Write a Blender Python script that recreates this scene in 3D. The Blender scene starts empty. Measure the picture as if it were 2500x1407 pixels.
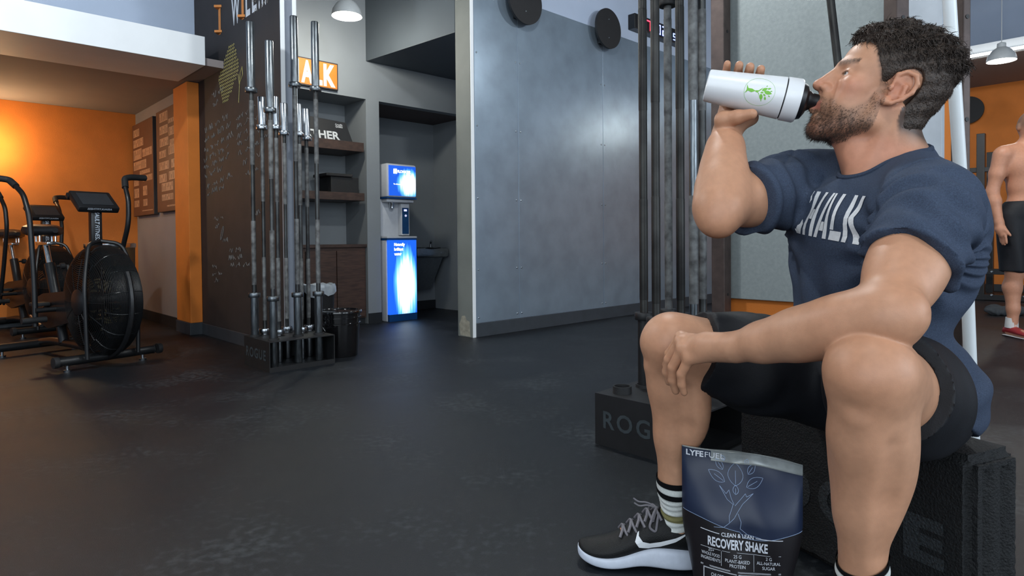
import bpy, bmesh, math, random
import numpy as np
from mathutils import Vector, Matrix, Euler
from mathutils.bvhtree import BVHTree

sc = bpy.context.scene
COL = sc.collection
R = math.radians

# ------------------------------------------------------------------ camera
CAM_H = 0.80
cam = bpy.data.cameras.new('camera')
cam.sensor_width = 36.0
cam.lens = 36.0 * 1558.0 / 2500.0
cam.shift_y = -88.5 / 2500.0
cam.clip_start = 0.02
cam_o = bpy.data.objects.new('camera', cam)
COL.objects.link(cam_o)
_p, _r = R(1.03), R(0.5)
_f = Vector((0, math.cos(_p), -math.sin(_p)))
_rt = Vector((1, 0, 0)); _up = _rt.cross(_f)
_R = _rt * math.cos(_r) - _up * math.sin(_r)
_U = _up * math.cos(_r) + _rt * math.sin(_r)
cam_o.matrix_world = Matrix(((_R.x, _U.x, -_f.x, 0), (_R.y, _U.y, -_f.y, 0), (_R.z, _U.z, -_f.z, CAM_H), (0, 0, 0, 1)))
sc.camera = cam_o

# ------------------------------------------------------------------ view, world, daylight
sc.view_settings.view_transform = 'Standard'
sc.view_settings.look = 'None'
sc.view_settings.gamma = 1.0
sc.view_settings.use_curve_mapping = False
sc.view_settings.exposure = 0.32

world = bpy.data.worlds.new('daylight'); sc.world = world
world.use_nodes = True
_bg = world.node_tree.nodes['Background']
_bg.inputs[0].default_value = (0.62, 0.78, 1.0, 1)
_bg.inputs[1].default_value = 0.5

def area(name, loc, target, sx, sy, power, col):
    l = bpy.data.lights.new(name, 'AREA'); l.shape = 'RECTANGLE'; l.size = sx; l.size_y = sy
    l.energy = power; l.color = col
    o = bpy.data.objects.new(name, l); COL.objects.link(o)
    o.location = loc
    d = Vector(target) - Vector(loc)
    o.rotation_euler = d.to_track_quat('-Z', 'Y').to_euler()
    return o
# daylight through the glazed shop front behind and to the right of the photographer
area('shopfront_daylight', (-0.6, -3.2, 2.3), (1.2, 3.0, 1.0), 7.0, 3.4, 170, (0.86, 0.94, 1.0))
area('shopfront_daylight_side', (5.2, -1.6, 2.2), (1.2, 2.6, 0.9), 3.6, 2.6, 150, (0.80, 0.90, 1.0))

def point(name, loc, power, col, rad=0.05):
    l = bpy.data.lights.new(name, 'POINT'); l.energy = power; l.color = col; l.shadow_soft_size = rad
    o = bpy.data.objects.new(name, l); COL.objects.link(o); o.location = loc
    return o

# ------------------------------------------------------------------ building axes
AX = Vector((0.7227, 0.6911, 0)); BX = Vector((-0.6911, 0.7227, 0))
def W(a, b, z=0.0): return AX * a + BX * b + Vector((0, 0, z))
MW = Matrix(((AX.x, BX.x, 0, 0), (AX.y, BX.y, 0, 0), (0, 0, 1, 0), (0, 0, 0, 1)))
def frame(loc, fwd):
    """matrix with local +X along fwd (horizontal), +Z up, origin loc"""
    f = Vector((fwd[0], fwd[1], 0)).normalized(); l = Vector((-f.y, f.x, 0))
    return Matrix(((f.x, l.x, 0, loc[0]), (f.y, l.y, 0, loc[1]), (0, 0, 1, loc[2] if len(loc) > 2 else 0), (0, 0, 0, 1)))

# ------------------------------------------------------------------ materials
def lin(c):
    return tuple((x / 255 / 12.92) if x / 255 <= 0.04045 else ((x / 255 + 0.055) / 1.055) ** 2.4 for x in c[:3])
MATS = {}
def M(name, col, rough=0.6, metal=0.0, var=0.12, scale=25.0, bump=0.0, bscale=120.0, spec=0.5, emit=None, es=0.0, vcol=None, coat=0.0, sss=0.0, stretch=None, alpha=None, col2=None, det=4.0):
    if name in MATS: return MATS[name]
    m = bpy.data.materials.new(name); m.use_nodes = True
    nt = m.node_tree; N = nt.nodes; L = nt.links
    bs = N['Principled BSDF']
    c = lin(col)
    bs.inputs['Roughness'].default_value = rough
    bs.inputs['Metallic'].default_value = metal
    bs.inputs['Specular IOR Level'].default_value = spec
    bs.inputs['Coat Weight'].default_value = coat
    if sss:
        bs.inputs['Subsurface Weight'].default_value = sss
        bs.inputs['Subsurface Radius'].default_value = (0.012, 0.005, 0.003)
        bs.inputs['Subsurface Scale'].default_value = 0.6
    tc = N.new('ShaderNodeTexCoord')
    vec = tc.outputs['Object']
    if stretch:
        mp = N.new('ShaderNodeMapping'); mp.inputs['Scale'].default_value = stretch
        L.new(vec, mp.inputs[0]); vec = mp.outputs[0]
    nz = N.new('ShaderNodeTexNoise'); nz.inputs['Scale'].default_value = scale; nz.inputs['Detail'].default_value = det
    L.new(vec, nz.inputs['Vector'])
    rp = N.new('ShaderNodeValToRGB')
    rp.color_ramp.elements[0].position = 0.3; rp.color_ramp.elements[1].position = 0.7
    mix = N.new('ShaderNodeMix'); mix.data_type = 'RGBA'
    L.new(nz.outputs[0], rp.inputs[0])
    if vcol:
        at = N.new('ShaderNodeAttribute'); at.attribute_name = vcol
        rp.color_ramp.elements[0].color = (1 - var,) * 3 + (1,); rp.color_ramp.elements[1].color = (1 + var * 0.5,) * 3 + (1,)
        mix.blend_type = 'MULTIPLY'; mix.inputs[0].default_value = 1.0
        L.new(at.outputs['Color'], mix.inputs[6]); L.new(rp.outputs[0], mix.inputs[7])
    else:
        c2 = lin(col2) if col2 else tuple(x * (1 - var) for x in c)
        mix.inputs[6].default_value = c2 + (1,); mix.inputs[7].default_value = (tuple(min(1, x * (1 + var * 0.6)) for x in c) if not col2 else c) + (1,)
        L.new(rp.outputs[0], mix.inputs[0])
    L.new(mix.outputs[2], bs.inputs['Base Color'])
    if bump:
        nb = N.new('ShaderNodeTexNoise'); nb.inputs['Scale'].default_value = bscale; nb.inputs['Detail'].default_value = 3
        L.new(vec, nb.inputs['Vector'])
        bp = N.new('ShaderNodeBump'); bp.inputs['Strength'].default_value = bump; bp.inputs['Distance'].default_value = 0.004
        L.new(nb.outputs[0], bp.inputs['Height']); L.new(bp.outputs[0], bs.inputs['Normal'])
    if emit:
        bs.inputs['Emission Color'].default_value = lin(emit) + (1,); bs.inputs['Emission Strength'].default_value = es
    MATS[name] = m
    return m

# ------------------------------------------------------------------ mesh builder
class MB:
    def __init__(s, mtx=None): s.v = []; s.f = []; s.m = mtx or Matrix(); s.n = 0
    def add(s, vs, fs):
        o = len(s.v); s.v += [s.m @ Vector(p) for p in vs]; s.f += [tuple(i + o for i in f) for f in fs]; return s
    def box(s, c0, c1, bev=0.0):
        x0, y0, z0 = [min(a, b) for a, b in zip(c0, c1)]; x1, y1, z1 = [max(a, b) for a, b in zip(c0, c1)]
        if bev <= 0:
            vs = [(x, y, z) for z in (z0, z1) for y in (y0, y1) for x in (x0, x1)]
            return s.add(vs, [(0, 2, 3, 1), (4, 5, 7, 6), (0, 1, 5, 4), (2, 6, 7, 3), (0, 4, 6, 2), (1, 3, 7, 5)])
        bm = bmesh.new(); bmesh.ops.create_cube(bm, size=1.0)
        for v in bm.verts: v.co = Vector(((x0 + x1) / 2 + v.co.x * (x1 - x0), (y0 + y1) / 2 + v.co.y * (y1 - y0), (z0 + z1) / 2 + v.co.z * (z1 - z0)))
        b = min(bev, 0.49 * min(x1 - x0, y1 - y0, z1 - z0))
        bmesh.ops.bevel(bm, geom=bm.edges[:], offset=b, segments=2, affect='EDGES', profile=0.5)
        bm.verts.index_update()
        s.add([v.co[:] for v in bm.verts], [[v.index for v in f.verts] for f in bm.faces]); bm.free(); return s
    def tube(s, pts, rad, seg=10, caps=True, closed=False):
        pts = [Vector(p) for p in pts]; n = len(pts)
        rads = rad if isinstance(rad, (list, tuple)) else [rad] * n
        vs = []; prev = None
        for i, p in enumerate(pts):
            if closed: t = (pts[(i + 1) % n] - pts[i - 1])
            else: t = (pts[min(i + 1, n - 1)] - pts[max(i - 1, 0)])
            if t.length < 1e-9: t = Vector((0, 0, 1))
            t.normalize()
            if prev is None:
                u = t.orthogonal().normalized()
            else:
                u = prev - t * prev.dot(t)
                u = u.normalized() if u.length > 1e-6 else t.orthogonal().normalized()
            prev = u; w = t.cross(u)
            for k in range(seg):
                an = 2 * math.pi * k / seg
                vs.append(p + (u * math.cos(an) + w * math.sin(an)) * rads[i])
        fs = []
        for i in range(n if closed else n - 1):
            j = (i + 1) % n
            for k in range(seg):
                k2 = (k + 1) % seg
                fs.append((i * seg + k, i * seg + k2, j * seg + k2, j * seg + k))
        if caps and not closed:
            fs.append(tuple(range(seg - 1, -1, -1))); fs.append(tuple((n - 1) * seg + k for k in range(seg)))
        return s.add(vs, fs)
    def cyl(s, p0, p1, r0, r1=None, seg=20): return s.tube([p0, p1], [r0, r0 if r1 is None else r1], seg)
    def lathe(s, prof, origin=(0, 0, 0), axis=(0, 0, 1), seg=24, cap=True):
        ax = Vector(axis).normalized(); u = ax.orthogonal().normalized(); w = ax.cross(u); o = Vector(origin)
        vs = []; fs = []
        for (r, h) in prof:
            for k in range(seg):
                an = 2 * math.pi * k / seg
                vs.append(o + ax * h + (u * math.cos(an) + w * math.sin(an)) * max(r, 1e-5))
        for i in range(len(prof) - 1):
            for k in range(seg):
                k2 = (k + 1) % seg
                fs.append((i * seg + k, i * seg + k2, (i + 1) * seg + k2, (i + 1) * seg + k))
        if cap:
            fs.append(tuple(range(seg - 1, -1, -1))); fs.append(tuple((len(prof) - 1) * seg + k for k in range(seg)))
        return s.add(vs, fs)
    def prism(s, poly, h0, h1, mtx=None):
        """poly in local XY, extruded along Z from h0 to h1, then mtx"""
        mt = mtx or Matrix(); n = len(poly)
        vs = [mt @ Vector((x, y, h0)) for x, y in poly] + [mt @ Vector((x, y, h1)) for x, y in poly]
        fs = [tuple(range(n - 1, -1, -1)), tuple(range(n, 2 * n))] + [(i, (i + 1) % n, n + (i + 1) % n, n + i) for i in range(n)]
        return s.add(vs, fs)
    def ball(s, c, r, seg=12, rings=8):
        rx, ry, rz = r if isinstance(r, (tuple, list)) else (r, r, r)
        vs = [(c[0], c[1], c[2] + rz)]
        for i in range(1, rings):
            ph = math.pi * i / rings
            for k in range(seg):
                an = 2 * math.pi * k / seg
                vs.append((c[0] + rx * math.sin(ph) * math.cos(an), c[1] + ry * math.sin(ph) * math.sin(an), c[2] + rz * math.cos(ph)))
        vs.append((c[0], c[1], c[2] - rz)); fs = []
        for k in range(seg): fs.append((0, 1 + k, 1 + (k + 1) % seg))
        for i in range(rings - 2):
            for k in range(seg):
                a = 1 + i * seg + k; b = 1 + i * seg + (k + 1) % seg
                fs.append((a, a + seg, b + seg, b))
        last = len(vs) - 1; base = 1 + (rings - 2) * seg
        for k in range(seg): fs.append((last, base + (k + 1) % seg, base + k))
        return s.add(vs, fs)
    def quad(s, a, b, c, d): return s.add([a, b, c, d], [(0, 1, 2, 3)])
    def build(s, name, mat, parent=None, smooth=False, mats=None):
        me = bpy.data.meshes.new(name)
        me.from_pydata([tuple(v) for v in s.v], [], s.f)
        me.materials.append(mat)
        me.update()
        bm = bmesh.new(); bm.from_mesh(me); bmesh.ops.recalc_face_normals(bm, faces=bm.faces[:]); bm.to_mesh(me); bm.free()
        o = bpy.data.objects.new(name, me); COL.objects.link(o)
        if smooth: smooth_by_angle(o)
        if parent is not None:
            o.parent = parent
            o.matrix_parent_inverse = parent.matrix_basis.inverted()
        return o
def smooth_by_angle(o, ang=40):
    me = o.data
    bm = bmesh.new(); bm.from_mesh(me)
    for f in bm.faces: f.smooth = True
    lim = R(ang)
    for e in bm.edges:
        e.smooth = not (len(e.link_faces) == 2 and e.calc_face_angle(0) > lim)
    bm.to_mesh(me); bm.free()
def tag(o, label=None, cat=None, group=None, kind=None):
    if label: o['label'] = label
    if cat: o['category'] = cat
    if group: o['group'] = group
    if kind: o['kind'] = kind
    return o
def thing(name, loc, label, cat, group=None):
    o = bpy.data.objects.new(name, None); COL.objects.link(o)
    o.matrix_basis = Matrix.Translation(Vector(loc)); o.empty_display_size = 0.05
    return tag(o, label, cat, group)
def struct(name, mb, mat, smooth=False, parent=None):
    o = mb.build(name, mat, parent, smooth)
    if parent is None: o['kind'] = 'structure'
    return o
def dup(root, mtx, label=None, group=None):
    """copy of a thing with its parts and sub-parts, moved by mtx"""
    def cp(o, par):
        c = o.copy(); COL.objects.link(c)
        if par is not None: c.parent = par
        for ch in o.children: cp(ch, c)
        return c
    r = cp(root, None); r.matrix_basis = mtx @ root.matrix_basis
    if label: r['label'] = label
    if group: r['group'] = group
    return r

# lettering: flat mesh of a text string, bottom left at 0,0, height 1 = capital height
def text2d(s, bold=0.0, space=1.0, shear=0.0):
    cu = bpy.data.curves.new('t', 'FONT'); cu.body = s; cu.size = 1.0; cu.offset = bold; cu.space_character = space; cu.shear = shear
    cu.resolution_u = 3
    o = bpy.data.objects.new('t', cu); COL.objects.link(o)
    bpy.context.view_layer.update()
    dg = bpy.context.evaluated_depsgraph_get()
    me = bpy.data.meshes.new_from_object(o.evaluated_get(dg))
    vs = [Vector((v.co.x, v.co.y)) for v in me.vertices]; fs = [tuple(p.vertices) for p in me.polygons]
    bpy.data.objects.remove(o); bpy.data.curves.remove(cu); bpy.data.meshes.remove(me)
    cap = 0.69
    x0 = min((v.x for v in vs), default=0)
    vs = [((v.x - x0) / cap, v.y / cap) for v in vs]
    return vs, fs
def text_on(mb, s, origin, xdir, ydir, h, width=None, bold=0.0, space=1.0, center=False, warp=None, shear=0.0):
    """add lettering to builder: origin + x*xdir + y*ydir"""
    vs, fs = text2d(s, bold, space, shear)
    if not vs: return mb
    w = max(v[0] for v in vs); sx = h if width is None else width / w
    off = -w * sx / 2 if center else 0
    xd = Vector(xdir).normalized(); yd = Vector(ydir).normalized(); o = Vector(origin)
    if warp: pts = [warp(off + v[0] * sx, v[1] * h) for v in vs]
    else: pts = [o + xd * (off + v[0] * sx) + yd * (v[1] * h) for v in vs]
    return mb.add(pts, fs)
# ================================================================== the room
m_floor = M('black_rubber_floor', (21, 25, 30), 0.42, var=0.22, scale=900, bump=0.35, bscale=500, spec=0.3, det=2)
# add fine light flecks and broad scuffs to the rubber
def _floor_extra(m):
    nt = m.node_tree; N = nt.nodes; L = nt.links; bs = N['Principled BSDF']
    tc = N.new('ShaderNodeTexCoord')
    n1 = N.new('ShaderNodeTexNoise'); n1.inputs['Scale'].default_value = 2.2; n1.inputs['Detail'].default_value = 6
    L.new(tc.outputs['Object'], n1.inputs['Vector'])
    n2 = N.new('ShaderNodeTexNoise'); n2.inputs['Scale'].default_value = 38; n2.inputs['Detail'].default_value = 5
    L.new(tc.outputs['Object'], n2.inputs['Vector'])
    mu = N.new('ShaderNodeMath'); mu.operation = 'MULTIPLY'; L.new(n1.outputs[0], mu.inputs[0]); L.new(n2.outputs[0], mu.inputs[1])
    r = N.new('ShaderNodeValToRGB'); r.color_ramp.elements[0].position = 0.28; r.color_ramp.elements[1].position = 0.42
    r.color_ramp.elements[0].color = (0, 0, 0, 1); r.color_ramp.elements[1].color = (0.35, 0.35, 0.35, 1)
    L.new(mu.outputs[0], r.inputs[0])
    old = bs.inputs['Base Color'].links[0].from_socket
    mx = N.new('ShaderNodeMix'); mx.data_type = 'RGBA'; mx.inputs[7].default_value = lin((78, 84, 88)) + (1,)
    L.new(r.outputs[0], mx.inputs[0]); L.new(old, mx.inputs[6]); L.new(mx.outputs[2], bs.inputs['Base Color'])
    r2 = N.new('ShaderNodeMapRange'); r2.inputs[3].default_value = 0.36; r2.inputs[4].default_value = 0.54
    L.new(n1.outputs[0], r2.inputs[0]); L.new(r2.outputs[0], bs.inputs['Roughness'])
_floor_extra(m_floor)
m_paint = M('grey_wall_paint', (128, 134, 138), 0.75, var=0.05, scale=3, bump=0.15, bscale=260)
m_paint_hi = M('pale_wall_paint', (168, 182, 202), 0.75, var=0.05, scale=3, bump=0.1, bscale=260)
m_paint_dk = M('dark_bulkhead_paint', (74, 82, 88), 0.8, var=0.06, scale=3, bump=0.1, bscale=260)
m_white = M('white_trim_paint', (226, 230, 232), 0.6, var=0.03, scale=5)
m_ceil = M('alcove_ceiling_paint', (140, 132, 130), 0.85, var=0.04, scale=4, bump=0.2, bscale=180)
m_orange = M('orange_wall_paint', (210, 118, 38), 0.7, var=0.08, scale=6, bump=0.25, bscale=160)
m_warmgrey = M('warm_grey_wall_paint', (140, 132, 130), 0.75, var=0.05, scale=4, bump=0.2, bscale=200)
m_base = M('charcoal_baseboard_vinyl', (52, 58, 64), 0.5, var=0.15, scale=12)
m_basel = M('dark_baseboard_vinyl', (30, 33, 36), 0.5, var=0.15, scale=12)
m_chalkb = M('chalkboard_black', (40, 36, 36), 0.7, var=0.22, scale=7, bump=0.05)
m_galv = M('galvanised_sheet', (146, 163, 178), 0.30, metal=0.55, var=0.14, scale=5.0, bump=0.05, bscale=30, det=8)
m_wood = M('dark_walnut_wood', (70, 50, 40), 0.5, var=0.45, scale=9, bump=0.1, stretch=(1, 1, 9), bscale=40)
m_woodh = M('dark_walnut_shelf', (64, 47, 39), 0.5, var=0.45, scale=4, stretch=(1, 6, 10), bump=0.1, bscale=30)
m_chrome = M('polished_steel', (210, 214, 218), 0.22, metal=1.0, var=0.1, scale=30)
m_bolt = M('zinc_bolt', (170, 178, 184), 0.35, metal=1.0, var=0.1)

# floor: one slab under everything
struct('floor', MB().box((-14, -3.6, -0.08), (16, 17, 0)), m_floor)
# ceiling: corrugated steel deck
cm = M('steel_deck_ceiling', (96, 106, 118), 0.6, metal=0.2, var=0.08, scale=4)
CEIL = 4.3
mb = MB(MW); mb.box((-9, -9, CEIL), (15.0, 9.0, CEIL + 0.06))
struct('ceiling', mb, cm)
mb = MB(MW)
for i in range(60):
    a0 = -3.0 + i * 0.3
    mb.prism([(0, 0), (0.04, -0.05), (0.14, -0.05), (0.18, 0)], -9, 9, Matrix(((1, 0, 0, a0), (0, 0, 1, 0), (0, 1, 0, CEIL), (0, 0, 0, 1))))
rb = mb.build('deck_rib', cm, bpy.data.objects['ceiling']); rb['kind'] = 'stuff'

B_OR = 7.84; A_PO = 1.86; A_CH = 1.90; B_END = 4.26; B_BK = 5.45
# ---- orange alcove at the far left
struct('wall_alcove_back', MB(MW).box((-6, B_OR, 0), (A_PO, B_OR + 0.12, 2.20)), m_orange)
struct('baseboard_alcove_back', MB(MW).box((-6, B_OR - 0.012, 0), (A_PO, B_OR - 0.001, 0.10)), m_base)
struct('wall_alcove_right', MB(MW).box((A_PO, 6.30, 0), (A_PO + 0.1, B_OR + 0.12, 2.20)), m_warmgrey)
struct('baseboard_alcove_right', MB(MW).box((A_PO - 0.012, 6.30, 0), (A_PO - 0.001, B_OR - 0.013, 0.10)), m_basel)
# orange pilaster with its own dark skirting
struct('trim_1', MB(MW).box((1.80, 5.92, 0.105), (A_CH - 0.001, 6.30, 2.195), 0.004), m_orange)
struct('baseboard_pilaster', MB(MW).box((1.79, 5.91, 0), (A_CH - 0.001, 6.30, 0.105), 0.003), m_base)
# low ceiling of the alcove, white fascia beam and the wall above it
struct('ceiling_alcove', MB(MW).box((-6, 5.32, 2.201), (A_CH - 0.002, B_OR + 0.12, 2.26)), m_ceil)
struct('trim_2', MB(MW).box((-6, 5.30, 2.195), (1.752, 5.98, 2.42), 0.003), m_white)
struct('wall_above_alcove', MB(MW).box((-6, 6.0, 2.262), (A_CH - 0.002, 6.1, CEIL)), m_paint_hi)

# ---- chalkboard wall with a painted end cap and white corner beads
mb = MB(MW); mb.box((A_CH, B_END, 0), (A_CH + 0.10, 7.5, CEIL)); wch = struct('wall_chalkboard', mb, m_chalkb)
struct('baseboard_chalkboard', MB(MW).box((A_CH - 0.012, B_END + 0.01, 0), (A_CH - 0.001, 5.905, 0.10), 0.003), m_base)
mcap = M('end_cap_paint', (118, 126, 138), 0.7, var=0.05)
struct('trim_3', MB(MW).box((A_CH - 0.004, B_END - 0.012, 0), (A_CH + 0.105, B_END, CEIL)), mcap)
struct('trim_4', MB(MW).box((A_CH - 0.008, B_END - 0.02, 0), (A_CH + 0.022, B_END - 0.012, CEIL), 0.002), m_white)
struct('trim_5', MB(MW).box((A_CH + 0.078, B_END - 0.02, 0), (A_CH + 0.107, B_END - 0.012, CEIL), 0.002), m_white)

# ---- back wall with the shelf niche and the water niche
N1 = (2.30, 3.272); N2 = (3.418, 4.60); NT = 2.178; ND1 = 5.86; ND2 = 6.15
mb = MB(MW)
mb.box((A_CH + 0.10, B_BK, NT), (4.9, B_BK + 0.1, CEIL))
mb.box((A_CH + 0.10, B_BK, 0), (N1[0], B_BK + 0.1, NT))
mb.box((N1[1], B_BK, 0), (N2[0], B_BK + 0.1, NT))
mb.box((N2[1], B_BK, 0), (4.9, B_BK + 0.1, NT))
wb = struct('wall_back', mb, m_paint)
mb = MB(MW)   # niche linings
mb.box((N1[0] - 0.02, ND1, 0), (N1[1] + 0.02, ND1 + 0.05, NT + 0.02))
mb.box((N1[1], B_BK + 0.1, 0), (N1[1] + 0.02, ND1, NT)); mb.box((N1[0] - 0.02, B_BK + 0.1, 0), (N1[0], ND1, NT))
mb.box((N1[0], B_BK + 0.1, NT), (N1[1], ND1, NT + 0.02))
struct('wall_shelf_niche', mb, m_paint)
mb = MB(MW)
mb.box((N2[0] - 0.02, ND2, 0), (N2[1] + 0.02, ND2 + 0.05, NT + 0.02))
mb.box((N2[1], B_BK + 0.1, 0), (N2[1] + 0.02, ND2, NT)); mb.box((N2[0] - 0.02, B_BK + 0.1, 0), (N2[0], ND2, NT))
struct('wall_water_niche', mb, m_paint)
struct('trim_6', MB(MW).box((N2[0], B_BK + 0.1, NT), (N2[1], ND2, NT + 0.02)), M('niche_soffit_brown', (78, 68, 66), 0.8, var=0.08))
struct('baseboard_back', MB(MW).box((N1[1], B_BK - 0.012, 0), (N2[0], B_BK - 0.001, 0.10)), m_basel)
struct('baseboard_niche', MB(MW).box((N2[0], ND2 - 0.012, 0), (N2[1], ND2 - 0.001, 0.10)), m_basel)
# dark bulkhead over the passage
A_M = 3.387; B_M = 4.01; MH = 2.897
struct('wall_bulkhead', MB(MW).prism([(3.278, B_BK - 0.002), (A_M - 0.008, B_M + 0.195), (7.5, B_M + 0.195), (7.5, B_BK - 0.002)], 2.545, CEIL), m_paint_dk)

# ---- metal clad wall
A_M = 3.387; B_M = 4.01; MH = 2.897
wm = struct('wall_metal', MB(MW).box((A_M, B_M + 0.003, 0), (8.6, B_M + 0.19, CEIL)), m_paint_hi)
struct('trim_7', MB(MW).box((A_M - 0.004, B_M - 0.004, 0), (A_M + 0.028, B_M + 0.003, CEIL), 0.001), m_white)
m_capend = M('wall_end_paint', (112, 116, 112), 0.75, var=0.12, scale=4)
struct('trim_8', MB(MW).box((A_M - 0.006, B_M + 0.004, 0), (A_M - 0.001, B_M + 0.19, CEIL)), m_capend)
m_plast = M('chipped_plaster', (150, 146, 132), 0.9, var=0.25, scale=30)
mb = MB(MW)
mb.prism([(4.04, 0.004), (4.17, 0.008), (4.185, 0.10), (4.165, 0.13), (4.15, 0.17), (4.11, 0.175), (4.09, 0.14), (4.05, 0.13)], A_M - 0.0075, A_M - 0.0062, Matrix(((0, 0, 1, 0), (1, 0, 0, 0), (0, 1, 0, 0), (0, 0, 0, 1))))
mb.build('chipped_paint_patch', m_plast, bpy.data.objects['trim_8'])
seams = [A_M + 0.03, 3.918, 5.11, 6.33, 7.55]
for i in range(4):
    p = MB(MW).box((seams[i] + 0.003, B_M - 0.003, 0.118), (seams[i + 1] - 0.003, B_M + 0.002, MH), 0.001).build('metal_panel', m_galv, wm)
bolt = MB().lathe([(0.009, 0), (0.009, 0.003), (0.006, 0.006), (0.0, 0.007)], axis=(0, -1, 0), seg=10)
for i, s_ in enumerate(seams[:4]):
    for z in (0.16, 0.56, 1.15, 1.75, 2.35, 2.82):
        for sd in ((1,) if i == 0 else (-1, 1)):
            b = MB(Matrix.Translation(W(s_ + sd * 0.028, B_M - 0.003, z)) @ MW)
            b.v = []; b.lathe([(0.008, 0), (0.008, 0.003), (0.005, 0.006), (0.0, 0.007)], axis=(0, -1, 0), seg=8)
            b.build('bolt', m_bolt, wm)
struct('baseboard_metal', MB(MW).box((A_M + 0.029, B_M - 0.012, 0), (8.6, B_M + 0.002, 0.116), 0.003), m_base)

# ---- stub wall with the grey board, on the right behind the seated man
A_S = 3.275; B_S1 = 1.71; B_S0 = 0.71
ws = struct('wall_stub', MB(MW).box((A_S, B_S0, 0), (A_S + 0.16, B_S1, CEIL)), m_orange)
struct('baseboard_stub', MB(MW).box((A_S - 0.012, B_S0, 0), (A_S - 0.001, B_S1, 0.12)), m_basel)
m_board = M('grey_speckled_board', (132, 140, 140), 0.7, var=0.10, scale=60, bump=0.15, bscale=300)
MB(MW).box((A_S - 0.03, B_S0 + 0.21, 0.475), (A_S - 0.001, B_S1 - 0.006, CEIL - 0.01), 0.003).build('wall_board', m_board, ws)
MB(MW).box((A_S - 0.045, B_S0 - 0.004, 0), (A_S - 0.001, B_S0 + 0.205, CEIL - 0.01), 0.002).build('column_casing', M('pale_column_paint', (178, 186, 194), 0.6, var=0.04), ws)

# ---- far right: orange wall under a low soffit with a white fascia
A_R = 11.5
struct('wall_right', MB(MW).box((A_R, -6, 0), (A_R + 0.1, 4.2, 3.0)), m_orange)
struct('ceiling_right', MB(MW).box((9.6, -6, 3.0), (A_R + 0.1, 4.2, 3.06)), M('right_soffit_paint', (150, 142, 140), 0.85, var=0.05))
struct('trim_9', MB(MW).box((9.55, -6, 2.98), (9.6, 4.2, 3.14)), m_white)
struct('wall_above_right', MB(MW).box((10.6, -6, 3.06), (10.7, 4.2, CEIL)), m_paint_hi)
struct('baseboard_right', MB(MW).box((A_R - 0.012, -6, 0), (A_R - 0.001, 4.2, 0.1)), m_basel)
# ================================================================== gym things
m_blk = M('black_powder_coat', (22, 23, 25), 0.38, var=0.2, scale=40, bump=0.06, bscale=400)
m_blkm = M('black_matt_steel', (18, 19, 21), 0.55, var=0.25, scale=20)
m_rub = M('black_rubber', (20, 21, 23), 0.7, var=0.2, scale=60, bump=0.2, bscale=300)
m_steel = M('brushed_bar_steel', (112, 118, 122), 0.33, metal=0.95, var=0.45, scale=14, stretch=(6, 6, 1), bump=0.05)
m_steelb = M('bright_zinc_sleeve', (176, 182, 188), 0.25, metal=1.0, var=0.2, scale=18)
m_shaft = M('chalky_black_oxide_shaft', (62, 62, 60), 0.42, metal=0.7, var=0.6, scale=7, col2=(34, 33, 33), bump=0.15, bscale=900)
m_shaft2 = M('dark_steel_shaft', (78, 80, 80), 0.38, metal=0.85, var=0.5, scale=9, col2=(44, 44, 44), bump=0.12, bscale=900)
m_rust = M('brown_steel_post', (74, 62, 58), 0.5, metal=0.4, var=0.3, scale=18, bump=0.1)
m_knurl = M('chalk_dusted_knurl', (120, 122, 122), 0.6, metal=0.45, var=0.5, scale=26, col2=(66, 66, 66), bump=0.2, bscale=1200)

def barbell(x, y, z0, L, sl, label, group, rs=0.025, rsh=0.014, collar=0.038, shaft=m_shaft, sleeve=m_steel, knurl=True, cap=True):
    t = thing('barbell', (x, y, z0), label, 'barbell', group)
    T = Matrix.Translation((x, y, 0))
    MB(T).lathe([(rs * 0.9, z0), (rs, z0 + 0.006), (rs, z0 + sl)], seg=18).build('sleeve', sleeve, t, True)
    MB(T).lathe([(rs, z0 + L - sl), (rs, z0 + L - 0.006), (rs * 0.9, z0 + L)], seg=18).build('sleeve', sleeve, t, True)
    for zc in (z0 + sl, z0 + L - sl - 0.03):
        MB(T).lathe([(collar * 0.94, zc), (collar, zc + 0.004), (collar, zc + 0.026), (collar * 0.94, zc + 0.03)], seg=20).build('collar', sleeve, t, True)
    a, b = z0 + sl + 0.03, z0 + L - sl - 0.03
    MB(T).lathe([(rsh, a), (rsh, b)], seg=14, cap=False).build('shaft', shaft, t, True)
    if knurl:
        span = b - a
        for u0, u1 in ((0.04, 0.36), (0.64, 0.96)):
            MB(T).lathe([(rsh + 0.0002, a + span * u0), (rsh + 0.0009, a + span * u0 + 0.004), (rsh + 0.0009, a + span * u1 - 0.004), (rsh + 0.0002, a + span * u1)], seg=14, cap=False).build('knurling', m_knurl if shaft is not m_shaft else shaft, t, True)
    if cap: MB(T).lathe([(rs * 0.55, z0 + L), (rs * 0.5, z0 + L + 0.002), (0, z0 + L + 0.002)], seg=14).build('end_cap', m_blk, t, True)
    return t

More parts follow.
